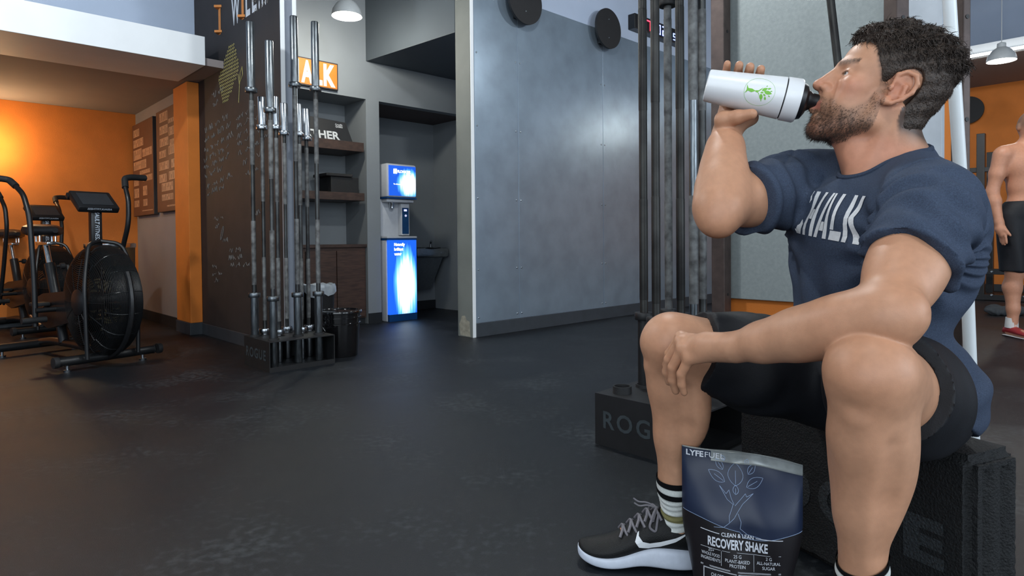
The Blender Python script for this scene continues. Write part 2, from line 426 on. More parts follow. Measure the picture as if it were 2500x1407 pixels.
def bar_holder(a0, a1, b0, b1, h, holes, label, text_face):
    t = thing('barbell_holder', W((a0 + a1) / 2, (b0 + b1) / 2, 0), label, 'barbell holder')
    th = 0.006
    # top plate with round holes is a plate plus socket rings
    MB(MW).box((a0, b0, h - th), (a1, b1, h)).build('top_plate', m_blkm, t)
    MB(MW).box((a0 + th, b0 + 0.02, 0.012), (a1 - th, b1 - 0.02, 0.018)).build('bottom_plate', m_blkm, t)
    for s0 in (a0, a1 - th):
        MB(MW).box((s0, b0, 0), (s0 + th, b1, h - th)).build('side_plate', m_blkm, t)
    for s0 in (b0, b1 - th):
        MB(MW).box((a0 + th, s0, 0.0), (a1 - th, s0 + th, 0.03)).build('lip', m_blkm, t)
    MB(MW).box((a0 + th, b1 - th, 0.03), (a1 - th, b1, h - th)).build('back_plate', m_blkm, t)
    for (a, b, r, up) in holes:
        c = W(a, b, 0)
        MB(Matrix.Translation(c)).lathe([(r, h - 0.0), (r, h + up), (r + 0.006, h + up), (r + 0.007, h)], seg=20, cap=False).build('socket_ring', m_rub, t, True)
    # pierced name on the long plate facing the room
    n = MB(); m_cut = M('pierced_lettering_grey', (52, 60, 64), 0.6, var=0.2)
    ln = (b1 - b0)
    text_on(n, 'ROGUE', W(a0 - 0.0012, b1 - ln * 0.09, h * 0.36), -BX, (0, 0, 1), h * 0.32, width=ln * 0.78, bold=0.02, space=1.25)
    n.build('pierced_lettering', m_cut, t)
    return t

# ---- holder by the chalkboard corner with nine bars
H1 = (1.612, 2.05, 3.84, 4.235)
g1 = 'bars in the holder by the chalkboard'
long_bars = [(1.650, 4.150, 2.205, 0.425, 'long steel barbell in chalkboard holder, outermost on the lettered side'),
             (1.668, 3.905, 2.030, 0.415, 'slightly shorter steel barbell at the front corner of chalkboard holder'),
             (1.850, 3.950, 2.235, 0.425, 'tallest steel barbell standing in front of the white corner bead'),
             (1.985, 3.930, 2.225, 0.425, 'long steel barbell in chalkboard holder, beside the black bucket')]
short_bars = [(1.722, 4.165, 'short bar with bright zinc sleeve between the two outer long barbells'),
              (1.765, 4.045, 'short bar half hidden behind the barbell at the holder front corner'),
              (1.866, 4.150, 'short bar with bright zinc sleeve against the white corner bead'),
              (1.925, 4.050, 'thin short bar close behind the tallest barbell'),
              (2.003, 4.110, 'short bar with bright zinc sleeve in front of the shelf niche')]
holes1 = [(b[0], b[1], 0.028, 0.012) for b in long_bars] + [(b[0], b[1], 0.03, 0.004) for b in short_bars]
bar_holder(*H1, 0.19, holes1, 'low black steel barbell holder at the chalkboard corner', None)
for (a, b, L, sl, lb) in long_bars:
    p = W(a, b, 0); barbell(p.x, p.y, 0.019, L, sl, lb, g1, shaft=m_shaft2)
for i, (a, b, lb) in enumerate(short_bars):
    p = W(a, b, 0); barbell(p.x, p.y, 0.019, 1.735 - 0.012 * i, 0.185, lb, g1, sleeve=m_steelb, shaft=m_shaft2, rsh=0.0125, collar=0.036, rs=0.0255 if i in (0, 2, 4) else 0.02)

# ---- second holder beside the seated man
H2 = (1.952, 2.41, 1.125, 1.578)
g2 = 'bars in the holder beside the seated man'
bars2 = [(2.168, 1.497, 'chalk-marked dark barbell nearest the metal wall in the man-side holder', m_shaft, 0.0166),
         (2.075, 1.377, 'dark barbell second from the metal wall in the man-side holder', m_shaft, 0.0162),
         (2.338, 1.489, 'greyish worn barbell third from the metal wall in the man-side holder', m_knurl, 0.0158),
         (2.250, 1.378, 'blackest barbell in the man-side holder, fourth from the metal wall', m_shaft, 0.0167),
         (2.150, 1.261, 'pale steel barbell in the man-side holder', m_steel, 0.0167),
         (2.350, 1.338, 'mid-grey barbell beside the brown post in the man-side holder', m_shaft2, 0.0162)]
holes2 = [(b[0], b[1], 0.028, 0.012) for b in bars2] + [(2.022, 1.499, 0.030, 0.028), (2.045, 1.20, 0.03, 0.006), (2.25, 1.18, 0.03, 0.006)]
bar_holder(*H2, 0.20, holes2, 'low black steel barbell holder beside the seated man', None)
for (a, b, lb, sh, r) in bars2:
    p = W(a, b, 0); barbell(p.x, p.y, 0.019, 2.24, 0.455, lb, g2, shaft=sh, sleeve=m_blkm if sh is not m_steel else m_steel, rsh=r, knurl=True, cap=False)

# ---- bucket and bin behind the holder
def bucket(a, b, r, h, label, lid=True):
    c = W(a, b, 0); T = Matrix.Translation(c); t = thing('bucket', c, label, 'bucket')
    m_pl = M('glossy_black_plastic', (14, 14, 16), 0.16, var=0.15, scale=20, coat=0.5)
    MB(T).lathe([(r * 0.86, 0.0), (r * 0.88, 0.006), (r * 0.96, h * 0.72), (r * 1.03, h * 0.73), (r * 1.03, h * 0.75), (r * 0.97, h * 0.76), (r, h)], seg=36).build('body', m_pl, t, True)
    MB(T).lathe([(r * 1.0, h * 0.86), (r * 1.05, h * 0.865), (r * 1.05, h * 0.885), (r * 1.0, h * 0.89)], seg=36, cap=False).build('rim_band', m_pl, t, True)
    if lid:
        MB(T).lathe([(r * 1.06, h * 0.96), (r * 1.08, h), (r * 1.05, h * 1.03), (r * 0.9, h * 1.035), (r * 0.88, h * 1.01), (0, h * 1.01)], seg=36).build('lid', m_pl, t, True)
    hp = []
    for i in range(13):
        an = math.pi * i / 12
        hp.append(c + AX * (r * 1.06) * math.cos(an) * 1.0 - BX * (r * 0.55) * math.sin(an) + Vector((0, 0, h * 0.88 - math.sin(an) * h * 0.52)))
    hd = MB().tube(hp, 0.0022, 6).build('wire_handle', M('white_wire', (190, 192, 190), 0.35, metal=0.5), t, True)
    return t
bucket(2.225, 4.10, 0.145, 0.31, 'glossy black lidded bucket with wire handle beside barbell holder')
c = W(2.33, 4.62, 0); T = Matrix.Translation(c)
t = thing('rubbish_bin', c, 'taller dull black bin with a crumpled liner behind the bucket', 'bin')
MB(T).lathe([(0.10, 0), (0.105, 0.01), (0.125, 0.44), (0.132, 0.45), (0.128, 0.46), (0.118, 0.452), (0.10, 0.30)], seg=28).build('body', m_rub, t, True)
mb = MB(T); random.seed(5)
rg = [(0.131 + random.uniform(-0.004, 0.01), 0.40 + random.uniform(-0.03, 0.02)) for _ in range(28)]
vs = []; 
for k in range(28):
    an = 2 * math.pi * k / 28
    for (r_, z_) in ((rg[k][0], rg[k][1]), (0.136, 0.452), (0.13, 0.468 + random.uniform(0, 0.012)), (0.11, 0.45)):
        vs.append((r_ * math.cos(an), r_ * math.sin(an), z_))
mb.add(vs, [(k * 4 + i, ((k + 1) % 28) * 4 + i, ((k + 1) % 28) * 4 + i + 1, k * 4 + i + 1) for k in range(28) for i in range(3)])
mb.build('liner', M('clear_plastic_liner', (150, 158, 164), 0.2, var=0.2), t, True)

# ---- air bikes
m_sad = M('black_saddle_vinyl', (24, 24, 26), 0.45, var=0.15, scale=30)
m_cage = M('black_wire_cage', (26, 28, 30), 0.35, metal=0.3, var=0.1)
m_fan = M('dark_fan_blade', (34, 36, 38), 0.4, metal=0.4, var=0.2)
m_lcd = M('console_screen_grey', (40, 44, 48), 0.25, var=0.1)
m_logo = M('pale_print', (186, 196, 208), 0.6, var=0.05)
def rounded(poly, n=6):
    pts = [Vector(p) for p in poly]; out = [pts[0]]
    for i in range(1, len(pts) - 1):
        a, b, c = pts[i - 1], pts[i], pts[i + 1]
        r = min((a - b).length, (c - b).length) * 0.4
        p = b + (a - b).normalized() * r; q = b + (c - b).normalized() * r
        for k in range(n + 1):
            u = k / n; out.append(p * (1 - u) ** 2 + b * 2 * u * (1 - u) + q * u * u)
    out.append(pts[-1]); return out
def air_bike(loc, fwd, label, sw):
    T = frame(loc, fwd); t = thing('air_bike', loc, label, 'exercise bike', 'air bikes in the orange alcove')
    def part(name, mb, mat, par=None, sm=True): return mb.build(name, mat, par or t, sm)
    fc = Vector((0.40, 0, 0.425)); FR = 0.365; hw = 0.115
    # stabilisers, feet, transport wheels
    for xs, nm in ((0.46, 'front_stabiliser'), (-0.54, 'rear_stabiliser')):
        s = part(nm, MB(T).tube([(xs, -0.29, 0.065), (xs, 0.29, 0.065)], 0.030, 12), m_blk)
        for y in (-0.27, 0.27): part('end_cap', MB(T).ball((xs, y * 1.08, 0.065), (0.032, 0.012, 0.032), 10, 6), m_rub, s)
        for y in (-0.24, 0.22): part('foot', MB(T).lathe([(0.022, 0.0), (0.024, 0.012), (0.009, 0.015), (0.009, 0.04)], (xs, y, 0), seg=12), m_steelb, s)
    for y in (-0.315, 0.315):
        part('transport_wheel', MB(T).lathe([(0.012, -0.016), (0.034, -0.014), (0.036, 0), (0.034, 0.014), (0.012, 0.016)], (0.49, y, 0.07), (0, 1, 0), 16), m_rub)
    # frame
    part('base_beam', MB(T).tube(rounded([(-0.54, 0, 0.075), (-0.35, 0, 0.10), (0.1, 0, 0.10), (0.46, 0, 0.075)]), 0.028, 10), m_blk)
    part('seat_tube', MB(T).tube([(-0.16, 0, 0.10), (-0.37, 0, 0.66)], 0.034, 12), m_blk)
    part('down_tube', MB(T).tube(rounded([(-0.33, 0, 0.43), (-0.05, 0, 0.38), (0.12, 0, 0.36)]), 0.03, 10), m_blk)
    part('seat_post', MB(T).tube([(-0.35, 0, 0.60), (-0.425, 0, 0.80)], 0.019, 12), m_chrome)
    part('adjuster_knob', MB(T).lathe([(0.008, 0), (0.008, 0.02), (0.022, 0.024), (0.024, 0.05), (0.015, 0.055)], (-0.335, 0.03, 0.64), (0, 1, 0), 12), m_rub)
    sl = part('seat_slider', MB(T).box((-0.51, -0.03, 0.795), (-0.33, 0.03, 0.818), 0.005), m_chrome)
    part('seat_clamp', MB(T).tube(rounded([(-0.45, -0.05, 0.82), (-0.45, -0.05, 0.88), (-0.39, -0.05, 0.88), (-0.39, -0.05, 0.82)]), 0.007, 8).tube(rounded([(-0.45, 0.05, 0.82), (-0.45, 0.05, 0.88), (-0.39, 0.05, 0.88), (-0.39, 0.05, 0.82)]), 0.007, 8), m_chrome, sl)
    # saddle: loft of rounded sections, wide at the back
    mb = MB(T); secs = [(-0.575, 0.05, 0.915, 0.02), (-0.55, 0.105, 0.91, 0.038), (-0.49, 0.13, 0.905, 0.045), (-0.42, 0.115, 0.90, 0.042), (-0.35, 0.065, 0.90, 0.036), (-0.29, 0.036, 0.90, 0.03), (-0.265, 0.018, 0.90, 0.018)]
    vs = []; n = 14
    for (x, w, z, h) in secs:
        for k in range(n):
            an = 2 * math.pi * k / n
            vs.append((x, w * math.copysign(abs(math.cos(an)) ** 0.7, math.cos(an)), z + h * math.copysign(abs(math.sin(an)) ** 0.7, math.sin(an))))
    fs = [(i * n + k, i * n + (k + 1) % n, (i + 1) * n + (k + 1) % n, (i + 1) * n + k) for i in range(len(secs) - 1) for k in range(n)]
    fs += [tuple(range(n)), tuple(range((len(secs) - 1) * n, len(secs) * n))]
    mb.add(vs, fs); part('saddle', mb, m_sad)
    # fan: spokes, blades, bulged wire cage
    def prof(u):   # u from -1 to 1 across the width -> radius
        return FR * math.sqrt(max(0.0, 1 - (abs(u) ** 3.2) * 0.42))
    fanp = part('fan_hub', MB(T).lathe([(0.05, -0.1), (0.06, -0.09), (0.06, 0.09), (0.05, 0.1)], fc, (0, 1, 0), 18), m_blk)
    for k in range(8):
        an = 2 * math.pi * k / 8; d = Vector((math.cos(an), 0, math.sin(an))); e = Vector((-math.sin(an), 0, math.cos(an)))
        b = MB(T); c0 = fc + d * 0.2; c1 = fc + d * 0.33
        p = [c0 + Vector((0, -0.07, 0)), c1 + Vector((0, -0.08, 0)), c1 + Vector((0, 0.08, 0)), c0 + Vector((0, 0.07, 0))]
        b.add([q + e * 0.003 for q in p] + [q - e * 0.003 for q in p], [(0, 1, 2, 3), (7, 6, 5, 4), (0, 4, 5, 1), (1, 5, 6, 2), (2, 6, 7, 3), (3, 7, 4, 0)])
        b.tube([fc + d * 0.05, fc + d * 0.22], 0.008, 6)
        part('fan_blade', b, m_fan, fanp, False)
    cage = MB(T)
    us = [-1 + 2 * i / 40 for i in range(41)]
    for u in us:
        r = prof(u); cage.tube([fc + Vector((r * math.cos(2 * math.pi * k / 44), u * hw, r * math.sin(2 * math.pi * k / 44))) for k in range(44)], 0.0026, 4, closed=True)
    for sd in (-1, 1):
        for j in range(1, 17):
            r = prof(1) * (0.20 + 0.80 * j / 17.0); bul = hw + 0.035 * (1 - (r / prof(1)) ** 2)
            cage.tube([fc + Vector((r * math.cos(2 * math.pi * k / 40), sd * bul, r * math.sin(2 * math.pi * k / 40))) for k in range(40)], 0.0026, 4, closed=True)
        for k in range(12):
            an = 2 * math.pi * k / 12
            cage.tube([fc + Vector((r * math.cos(an), sd * (hw + 0.035 * (1 - (r / prof(1)) ** 2)), r * math.sin(an))) for r in (0.05, 0.12, 0.2, prof(1))], 0.0035, 5)
    for k in range(16):
        an = 2 * math.pi * (k + 0.5) / 16
        cage.tube([fc + Vector((prof(u) * math.cos(an), u * hw, prof(u) * math.sin(an))) for u in us[::4]], 0.0035, 5)
    cg = part('fan_cage', cage, m_cage); cg['kind'] = 'stuff'
    for sd in (-1, 1):
        part('fan_side_disc', MB(T).lathe([(0.0, hw + 0.05), (0.06, hw + 0.048), (0.085, hw + 0.036), (0.088, hw + 0.02)], fc, (0, sd, 0), 24), m_blk)
        part('fan_strut', MB(T).tube(rounded([(fc.x + 0.13, sd * 0.155, 0.07), (fc.x + 0.13, sd * 0.165, 0.55), (fc.x + 0.05, sd * 0.10, 0.80), (fc.x - 0.02, 0, 0.82)]), 0.013, 8), m_blk)
    part('cage_guard_band', MB(T).tube([fc + Vector(((FR + 0.012) * math.cos(R(a_)), 0.0, (FR + 0.012) * math.sin(R(a_)))) for a_ in range(-95, 40, 9)], 0.016, 6), m_blk)
    # console post and console
    post = part('console_post', MB(T).box((0.30, -0.034, 0.78), (0.345, 0.034, 1.06), 0.006), m_blk)
    pl = MB(T); text_on(pl, 'ASSAULT', (0.3462, -0.011, 1.045), (0, 0, -1), (0, 1, 0), 0.026, width=0.115, bold=0.025, shear=0.2)
    text_on(pl, 'FITNESS', (0.3462, -0.011, 0.925), (0, 0, -1), (0, 1, 0), 0.026, width=0.105, shear=0.2)
    part('post_lettering', pl, m_logo, post, False)
    CT = T @ Matrix.Translation((0.30, 0, 1.06)) @ Matrix.Rotation(R(38), 4, 'Y')
    con = MB(CT).box((-0.10, -0.125, 0.0), (0.09, 0.125, 0.045), 0.01).build('console', m_blk, t, True)
    MB(CT).box((-0.07, -0.095, 0.045), (0.06, 0.095, 0.048), 0.001).build('screen', m_lcd, con)
    MB(CT).box((-0.11, -0.13, -0.012), (-0.07, 0.13, 0.02), 0.006).build('console_shelf', m_blk, con, True)
    cl = MB(CT); text_on(cl, 'ASSAULTFITNESS', (0.0915, 0.075, 0.026), (0, -1, 0), (0, 0, 1), 0.013, width=0.15, bold=0.02)
    # (front edge of the tilted console carries the maker's lettering)
    cl.build('console_lettering', m_logo, con)
    part('handle_axle', MB(T).tube([(0.02, -0.24, 0.36), (0.02, 0.24, 0.36)], 0.017, 10), m_blk)
    # moving arms with foam grips
    for sd, ph in ((1, sw), (-1, -sw)):
        up = Matrix.Translation((0.02, 0, 0.36)) @ Matrix.Rotation(R(ph), 4, 'Y')
        q = lambda x, y, z: up @ Vector((x, y * sd, z))
        arm = part('handle_arm', MB(T).tube(rounded([q(-0.04, 0.235, -0.10), q(0.02, 0.235, 0.20), q(0.10, 0.25, 0.62), q(0.06, 0.255, 0.78), q(-0.02, 0.265, 0.86)]), 0.0165, 12), m_blk)
        part('foam_grip', MB(T).tube(rounded([q(-0.015, 0.264, 0.855), q(-0.07, 0.28, 0.915), q(-0.085, 0.33, 0.925), q(-0.10, 0.44, 0.925)]), 0.022, 12), m_rub, arm)
        part('push_rod', MB(T).tube([q(-0.04, 0.20, -0.10), (-0.27, sd * 0.16, 0.30)], 0.011, 8), m_blk)
        part('foot_peg', MB(T).tube([(0.05, sd * 0.19, 0.30), (0.05, sd * 0.33, 0.30)], 0.02, 10), m_rub)
    # crank set
    part('chain_guard', MB(T).lathe([(0.10, 0.06), (0.115, 0.066), (0.115, 0.09), (0.10, 0.096)], (-0.20, 0, 0.34), (0, 1, 0), 24), m_blk)
    part('belt_cover', MB(T).prism([(-0.32, 0.28), (-0.10, 0.22), (0.32, 0.30), (0.40, 0.40), (0.34, 0.50), (-0.16, 0.46), (-0.30, 0.42)], -0.085, -0.125, Matrix(((1, 0, 0, 0), (0, 0, 1, 0), (0, 1, 0, 0), (0, 0, 0, 1))), ), m_blk, None, False)
    for sd, an in ((1, 200), (-1, 20)):
        d = Vector((math.cos(R(an)), 0, math.sin(R(an)))) * 0.165; c0 = Vector((-0.20, sd * 0.12, 0.34))
        cr = part('crank', MB(T).tube([c0, c0 + d + Vector((0, sd * 0.02, 0))], 0.012, 8), m_steelb if sd > 0 else m_blk)
        pc = c0 + d + Vector((0, sd * 0.07, 0))
        part('pedal', MB(T).box(pc - Vector((0.05, 0.045, 0.012)), pc + Vector((0.05, 0.045, 0.012)), 0.006), m_rub, cr)
    return t
BF = Vector((0.84, -0.54, 0))
bk = Vector((-2.665, 4.19, 0)) - BF.normalized() * 0.46
air_bike(bk, BF, 'black air bike standing nearer the grey poster wall', 12)
air_bike(Vector((-4.42, 5.86, 0)), BF, 'black air bike standing nearer the lamp on the orange wall', -9)

# ---- steel bin behind the bikes
c = W(1.32, 6.47, 0); t = thing('waste_bin', c, 'round olive grey steel bin behind the air bikes', 'bin')
MB(Matrix.Translation(c)).lathe([(0.17, 0), (0.175, 0.01), (0.19, 0.80), (0.183, 0.80), (0.17, 0.5)], seg=32).build('body', M('olive_steel', (92, 84, 60), 0.5, metal=0.4, var=0.15), t, True)
MB(Matrix.Translation(c)).lathe([(0.192, 0.765), (0.196, 0.77), (0.196, 0.80), (0.18, 0.806)], seg=32, cap=False).build('rim', m_chrome, t, True)

# ---- posters on the grey alcove wall
m_post = M('brown_poster_print', (104, 66, 46), 0.6, var=0.15, scale=5)
m_tan = M('tan_poster_print', (182, 140, 108), 0.6, var=0.08, scale=20)
m_edge = M('dark_poster_edge', (38, 30, 28), 0.6, var=0.1)
def poster(b0, b1, z0, z1, rows, label, seed):
    random.seed(seed); a = A_PO
    t = thing('wall_poster', W(a - 0.02, (b0 + b1) / 2, z0), label, 'poster', 'brown typographic posters on the alcove wall')
    MB(MW).box((a - 0.045, b0, z0), (a - 0.001, b1, z1), 0.002).build('board', m_edge, t)
    MB(MW).box((a - 0.0465, b0 + 0.004, z0 + 0.004), (a - 0.045, b1 - 0.004, z1 - 0.004)).build('printed_face', m_post, t)
    w = b1 - b0; h = z1 - z0
    lt = MB(MW); pt = MB(MW)
    for (u0, u1, v0, v1) in rows:
        y1 = b1 - u0 * w; y0 = b1 - u1 * w
        lt.box((a - 0.0478, y0, z0 + v0 * h), (a - 0.0466, y1, z0 + v1 * h))
        n = max(3, int((u1 - u0) * 16)); x = y1 - 0.012
        for i in range(n):
            ww = (y1 - y0) / n
            yy = y1 - (i + 0.5) * ww; zz0 = z0 + (v0 + (v1 - v0) * random.choice((0.12, 0.12, 0.45))) * h; zz1 = z0 + (v0 + (v1 - v0) * random.choice((0.88, 0.6, 0.88))) * h
            pt.box((a - 0.0486, yy - ww * 0.09, zz0), (a - 0.0479, yy + ww * 0.09, zz1))
    lt.build('word_block', m_tan, t)['kind'] = 'stuff'; pt.build('word_strokes', m_post, t)['kind'] = 'stuff'
    return t
poster(7.02, 7.78, 1.09, 2.06, [(0.06, 0.36, .86, .94), (0.05, 0.55, .745, .83), (0.05, .46, .61, .72), (.5, .95, .62, .70), (.05, .68, .50, .59), (.35, .85, .44, .48), (.05, .30, .33, .42), (.5, .95, .36, .42), (.05, .3, .20, .30), (.5, .7, .21, .31), (.05, .3, .10, .17), (.5, .7, .10, .17), (.45, .95, .045, .055)],
       'narrower brown word poster next to the orange wall corner', 3)
poster(6.12, 6.90, 1.10, 2.07, [(.15, .48, .88, .97), (.5, .85, .84, .88), (.15, .48, .76, .84), (.52, .85, .72, .80), (.15, .5, .64, .72), (.55, .8, .62, .68), (.12, .4, .53, .60), (.5, .85, .54, .62), (.1, .5, .41, .49), (.6, .95, .41, .49), (.1, .4, .29, .37), (.5, .9, .30, .38), (.2, .65, .20, .28), (.2, .65, .11, .17), (.4, .9, .045, .06)],
       'wider brown word poster tucked behind the orange pilaster', 4)

# ---- chalk on the chalkboard wall
m_chw = M('white_chalk', (122, 118, 114), 0.9, var=0.3, scale=60)
m_chy = M('yellow_chalk', (158, 148, 92), 0.9, var=0.3, scale=60)
m_cho = M('orange_sign_paint', (198, 128, 66), 0.8, var=0.1)
m_chp = M('white_sign_paint', (198, 204, 212), 0.8, var=0.1)
AC = A_CH - 0.0015
def on_wall(u, v): return W(AC, u, v)        # u = b coordinate
wt = MB(); ot = MB()
cur = 5.42
for ch, m_, wd in (('I', ot, .05), (' ', None, .16), ('W', wt, .17), ('I', ot, .045), ('L', wt, .085), ('L', wt, .085), ('.', wt, .02), ('.', wt, .02), ('.', wt, .02)):
    if m_ is not None: text_on(m_, ch, on_wall(cur, 2.50), -BX, (0, 0, 1), 0.22 if ch != '.' else 0.24, width=wd if ch != '.' else 0.022, bold=0.03)
    if ch == 'I':   # slab serifs
        for zz in (2.50, 2.702): m_.box(on_wall(cur + 0.018, zz), on_wall(cur - wd - 0.018, zz + 0.018) + AX * 0.0006)
    cur -= wd + 0.035
ot.build('painted_letter_orange', m_cho, wch); wt.build('painted_letter_white', m_chp, wch)
random.seed(11)
def scrawl(mb, b0, z, length, h, slope=0.0):
    """a line of illegible hand lettering"""
    x = 0.0
    while x < length:
        wl = random.uniform(0.06, 0.16); n = int(wl / 0.011); pts = []
        for i in range(n):
            pts.append((b0 - x - wl * i / n, z + slope * (x + wl * i / n) + random.choice((0, 0.3, 0.6, 1.0, 1.0)) * h * random.uniform(0.5, 1)))
        mb.tube([on_wall(*p) for p in pts], 0.0022, 4, caps=False)
        x += wl + random.uniform(0.03, 0.05)
s1 = MB()
for i, (b, z, l) in enumerate(((5.60, 2.0, .2), (5.58, 1.93, .15), (5.78, 1.74, .5), (5.80, 1.66, .6), (5.80, 1.57, .62), (5.82, 1.49, .6), (5.82, 1.42, .62), (5.80, 1.35, .3), (5.78, 1.26, .55), (5.76, 1.2, .3))):
    scrawl(s1, b, z, l, 0.05, 0.10)
for i, (b, z, l) in enumerate(((5.08, 1.74, .45), (5.06, 1.68, .18), (5.07, 1.60, .50), (5.06, 1.54, .5), (5.04, 1.47, .48), (4.95, 1.39, .3), (4.9, 1.30, .2))):
    scrawl(s1, b, z, l, 0.042, 0.12)
for (b, z, l) in ((5.6, 0.98, .16), (5.58, .92, .14), (5.4, .80, .1), (5.26, .72, .2), (5.28, .66, .3), (5.24, .60, .28), (5.66, .58, .14), (5.66, .52, .16), (5.62, .47, .12), (4.75, 1.0, .1), (4.72, 1.7, .1), (4.74, 2.55, .3), (4.7, 2.48, .25)):
    scrawl(s1, b, z, l, 0.04, 0.05)
s1.tube([on_wall(5.42 + 0.02 * math.sin(q_) - 0.03 * math.cos(q_), 0.88 + 0.055 * math.cos(q_)) for q_ in [k * 0.4 for k in range(16)]], 0.003, 4)
w_ = s1.build('white_chalk_writing', m_chw, wch)
s2 = MB()
for r in range(16):
    z = 1.93 + r * 0.027; u = r / 15.0; half = 0.05 + 0.17 * (1 - abs(u - 0.5) * 1.9) 
    cb = 5.22 + 0.12 * (0.5 - u) * 1.2
    k = cb + half
    while k > cb - half:
        s2.tube([on_wall(k, z), on_wall(k - 0.008, z + 0.018), on_wall(k - 0.022, z + 0.006)], 0.0028, 4, caps=False); k -= 0.033
s2.tube([on_wall(5.02, 1.88), on_wall(4.98, 2.1), on_wall(4.94, 2.14), on_wall(4.93, 2.08), on_wall(5.0, 2.02), on_wall(5.02, 2.10)], 0.003, 4)
s2.build('yellow_chalk_drawing', m_chy, wch)

# ---- CHALK sign above the niche
cx0, cx1, z0, z1 = 2.34, 2.964, 2.205, 2.455
t = thing('wall_sign', W((cx0 + cx1) / 2, B_BK, z0), 'orange wall sign with white CHALK letters and dark frame', 'sign')
MB(MW).box((cx0, B_BK - 0.03, z0), (cx1, B_BK - 0.001, z1), 0.003).build('frame', M('dark_sign_frame', (40, 34, 32), 0.6), t)
MB(MW).box((cx0 + .012, B_BK - 0.033, z0 + .012), (cx1 - .012, B_BK - 0.03, z1 - .012)).build('face', M('orange_sign_face', (216, 118, 30), 0.6, var=.08), t)
for ch, a_, w_, in (('C', 2.365, .095), ('H', 2.485, .095), ('A', 2.60, .115), ('L', 2.725, .08), ('K', 2.815, .12)):
    l = MB(); text_on(l, ch, W(a_, B_BK - 0.0345, z0 + 0.035), AX, (0, 0, 1), 0.18, width=w_, bold=0.05)
    l.build('letter', M('white_sign_letter', (206, 212, 206), 0.6, var=.1, scale=40), t)

# ---- shelves, cabinet and what stands there
for zt, hh, nm in ((1.75, 0.088, 'upper dark wood shelf in the niche, carrying the black name board'), (1.266, 0.074, 'lower dark wood shelf in the niche, carrying the black crate')):
    s = MB(MW).box((N1[0] + 0.002, B_BK - 0.015, zt - hh), (3.236, ND1 - 0.002, zt), 0.003).build('shelf', m_woodh); tag(s, nm, 'shelf', 'niche shelves')
t = thing('cabinet', W(2.8, 5.6, 0), 'dark wood base cabinet under the niche shelves', 'cabinet')
MB(MW).box((N1[0] + .003, 5.475, 0.06), (3.262, ND1 - .003, 0.745), 0.002).build('body', m_wood, t)
MB(MW).box((N1[0] + .003, 5.455, 0.745), (3.268, ND1 - .003, 0.775), 0.003).build('top', m_woodh, t)
MB(MW).box((N1[0] + .003, 5.50, 0.0), (3.262, 5.52, 0.06)).build('plinth', m_basel, t)
for d0, d1 in ((2.33, 2.63), (2.64, 2.94), (2.95, 3.245)):
    MB(MW).box((d0, 5.456, 0.075), (d1, 5.4745, 0.715), 0.003).build('door', m_wood, t)
t = thing('name_board', W(2.95, 5.6, 1.75), 'black board with white letters leaning on the upper shelf', 'sign')
def tilt(p): return Matrix.Translation(W(*p)) @ MW @ Matrix.Rotation(R(-14), 4, 'X')
TB = tilt((2.60, 5.55, 1.756))
MB(TB).prism([(0, 0), (0.585, 0), (0.535, 0.205), (0, 0.235)], 0, 0.018, Matrix(((1, 0, 0, 0), (0, 0, 1, 0), (0, 1, 0, 0), (0, 0, 0, 1)))).build('board', M('black_board_print', (24, 26, 30), 0.55), t)
l = MB(TB); text_on(l, 'FATHER', (0.03, -0.0012, 0.02), (1, 0, 0), (0, 0, 1), 0.075, width=0.42, bold=0.03)
l.build('lettering', M('white_board_letters', (206, 210, 212), 0.6), t); l = MB(TB)
text_on(l, 'CrossFit', (0.42, -0.0012, 0.165), (1, 0, 0), (0, 0, 1), 0.017, width=0.075, bold=.02); l.build('small_lettering', M('white_board_letters', (206, 210, 212), 0.6), t); l = MB(TB); text_on(l, 'GAMES', (0.42, -0.0012, 0.143), (1, 0, 0), (0, 0, 1), 0.017, width=0.075, bold=.02)
l.build('small_lettering', M('white_board_letters', (206, 210, 212), 0.6), t)
t = thing('storage_crate', W(3.05, 5.62, 1.266), 'black storage crate with overhanging lid on the lower shelf', 'box')
MB(MW).box((2.93, 5.52, 1.267), (3.225, 5.76, 1.42), 0.006).build('body', m_rub, t)
MB(MW).box((2.875, 5.50, 1.42), (3.15, 5.77, 1.448), 0.006).build('lid', m_rub, t)

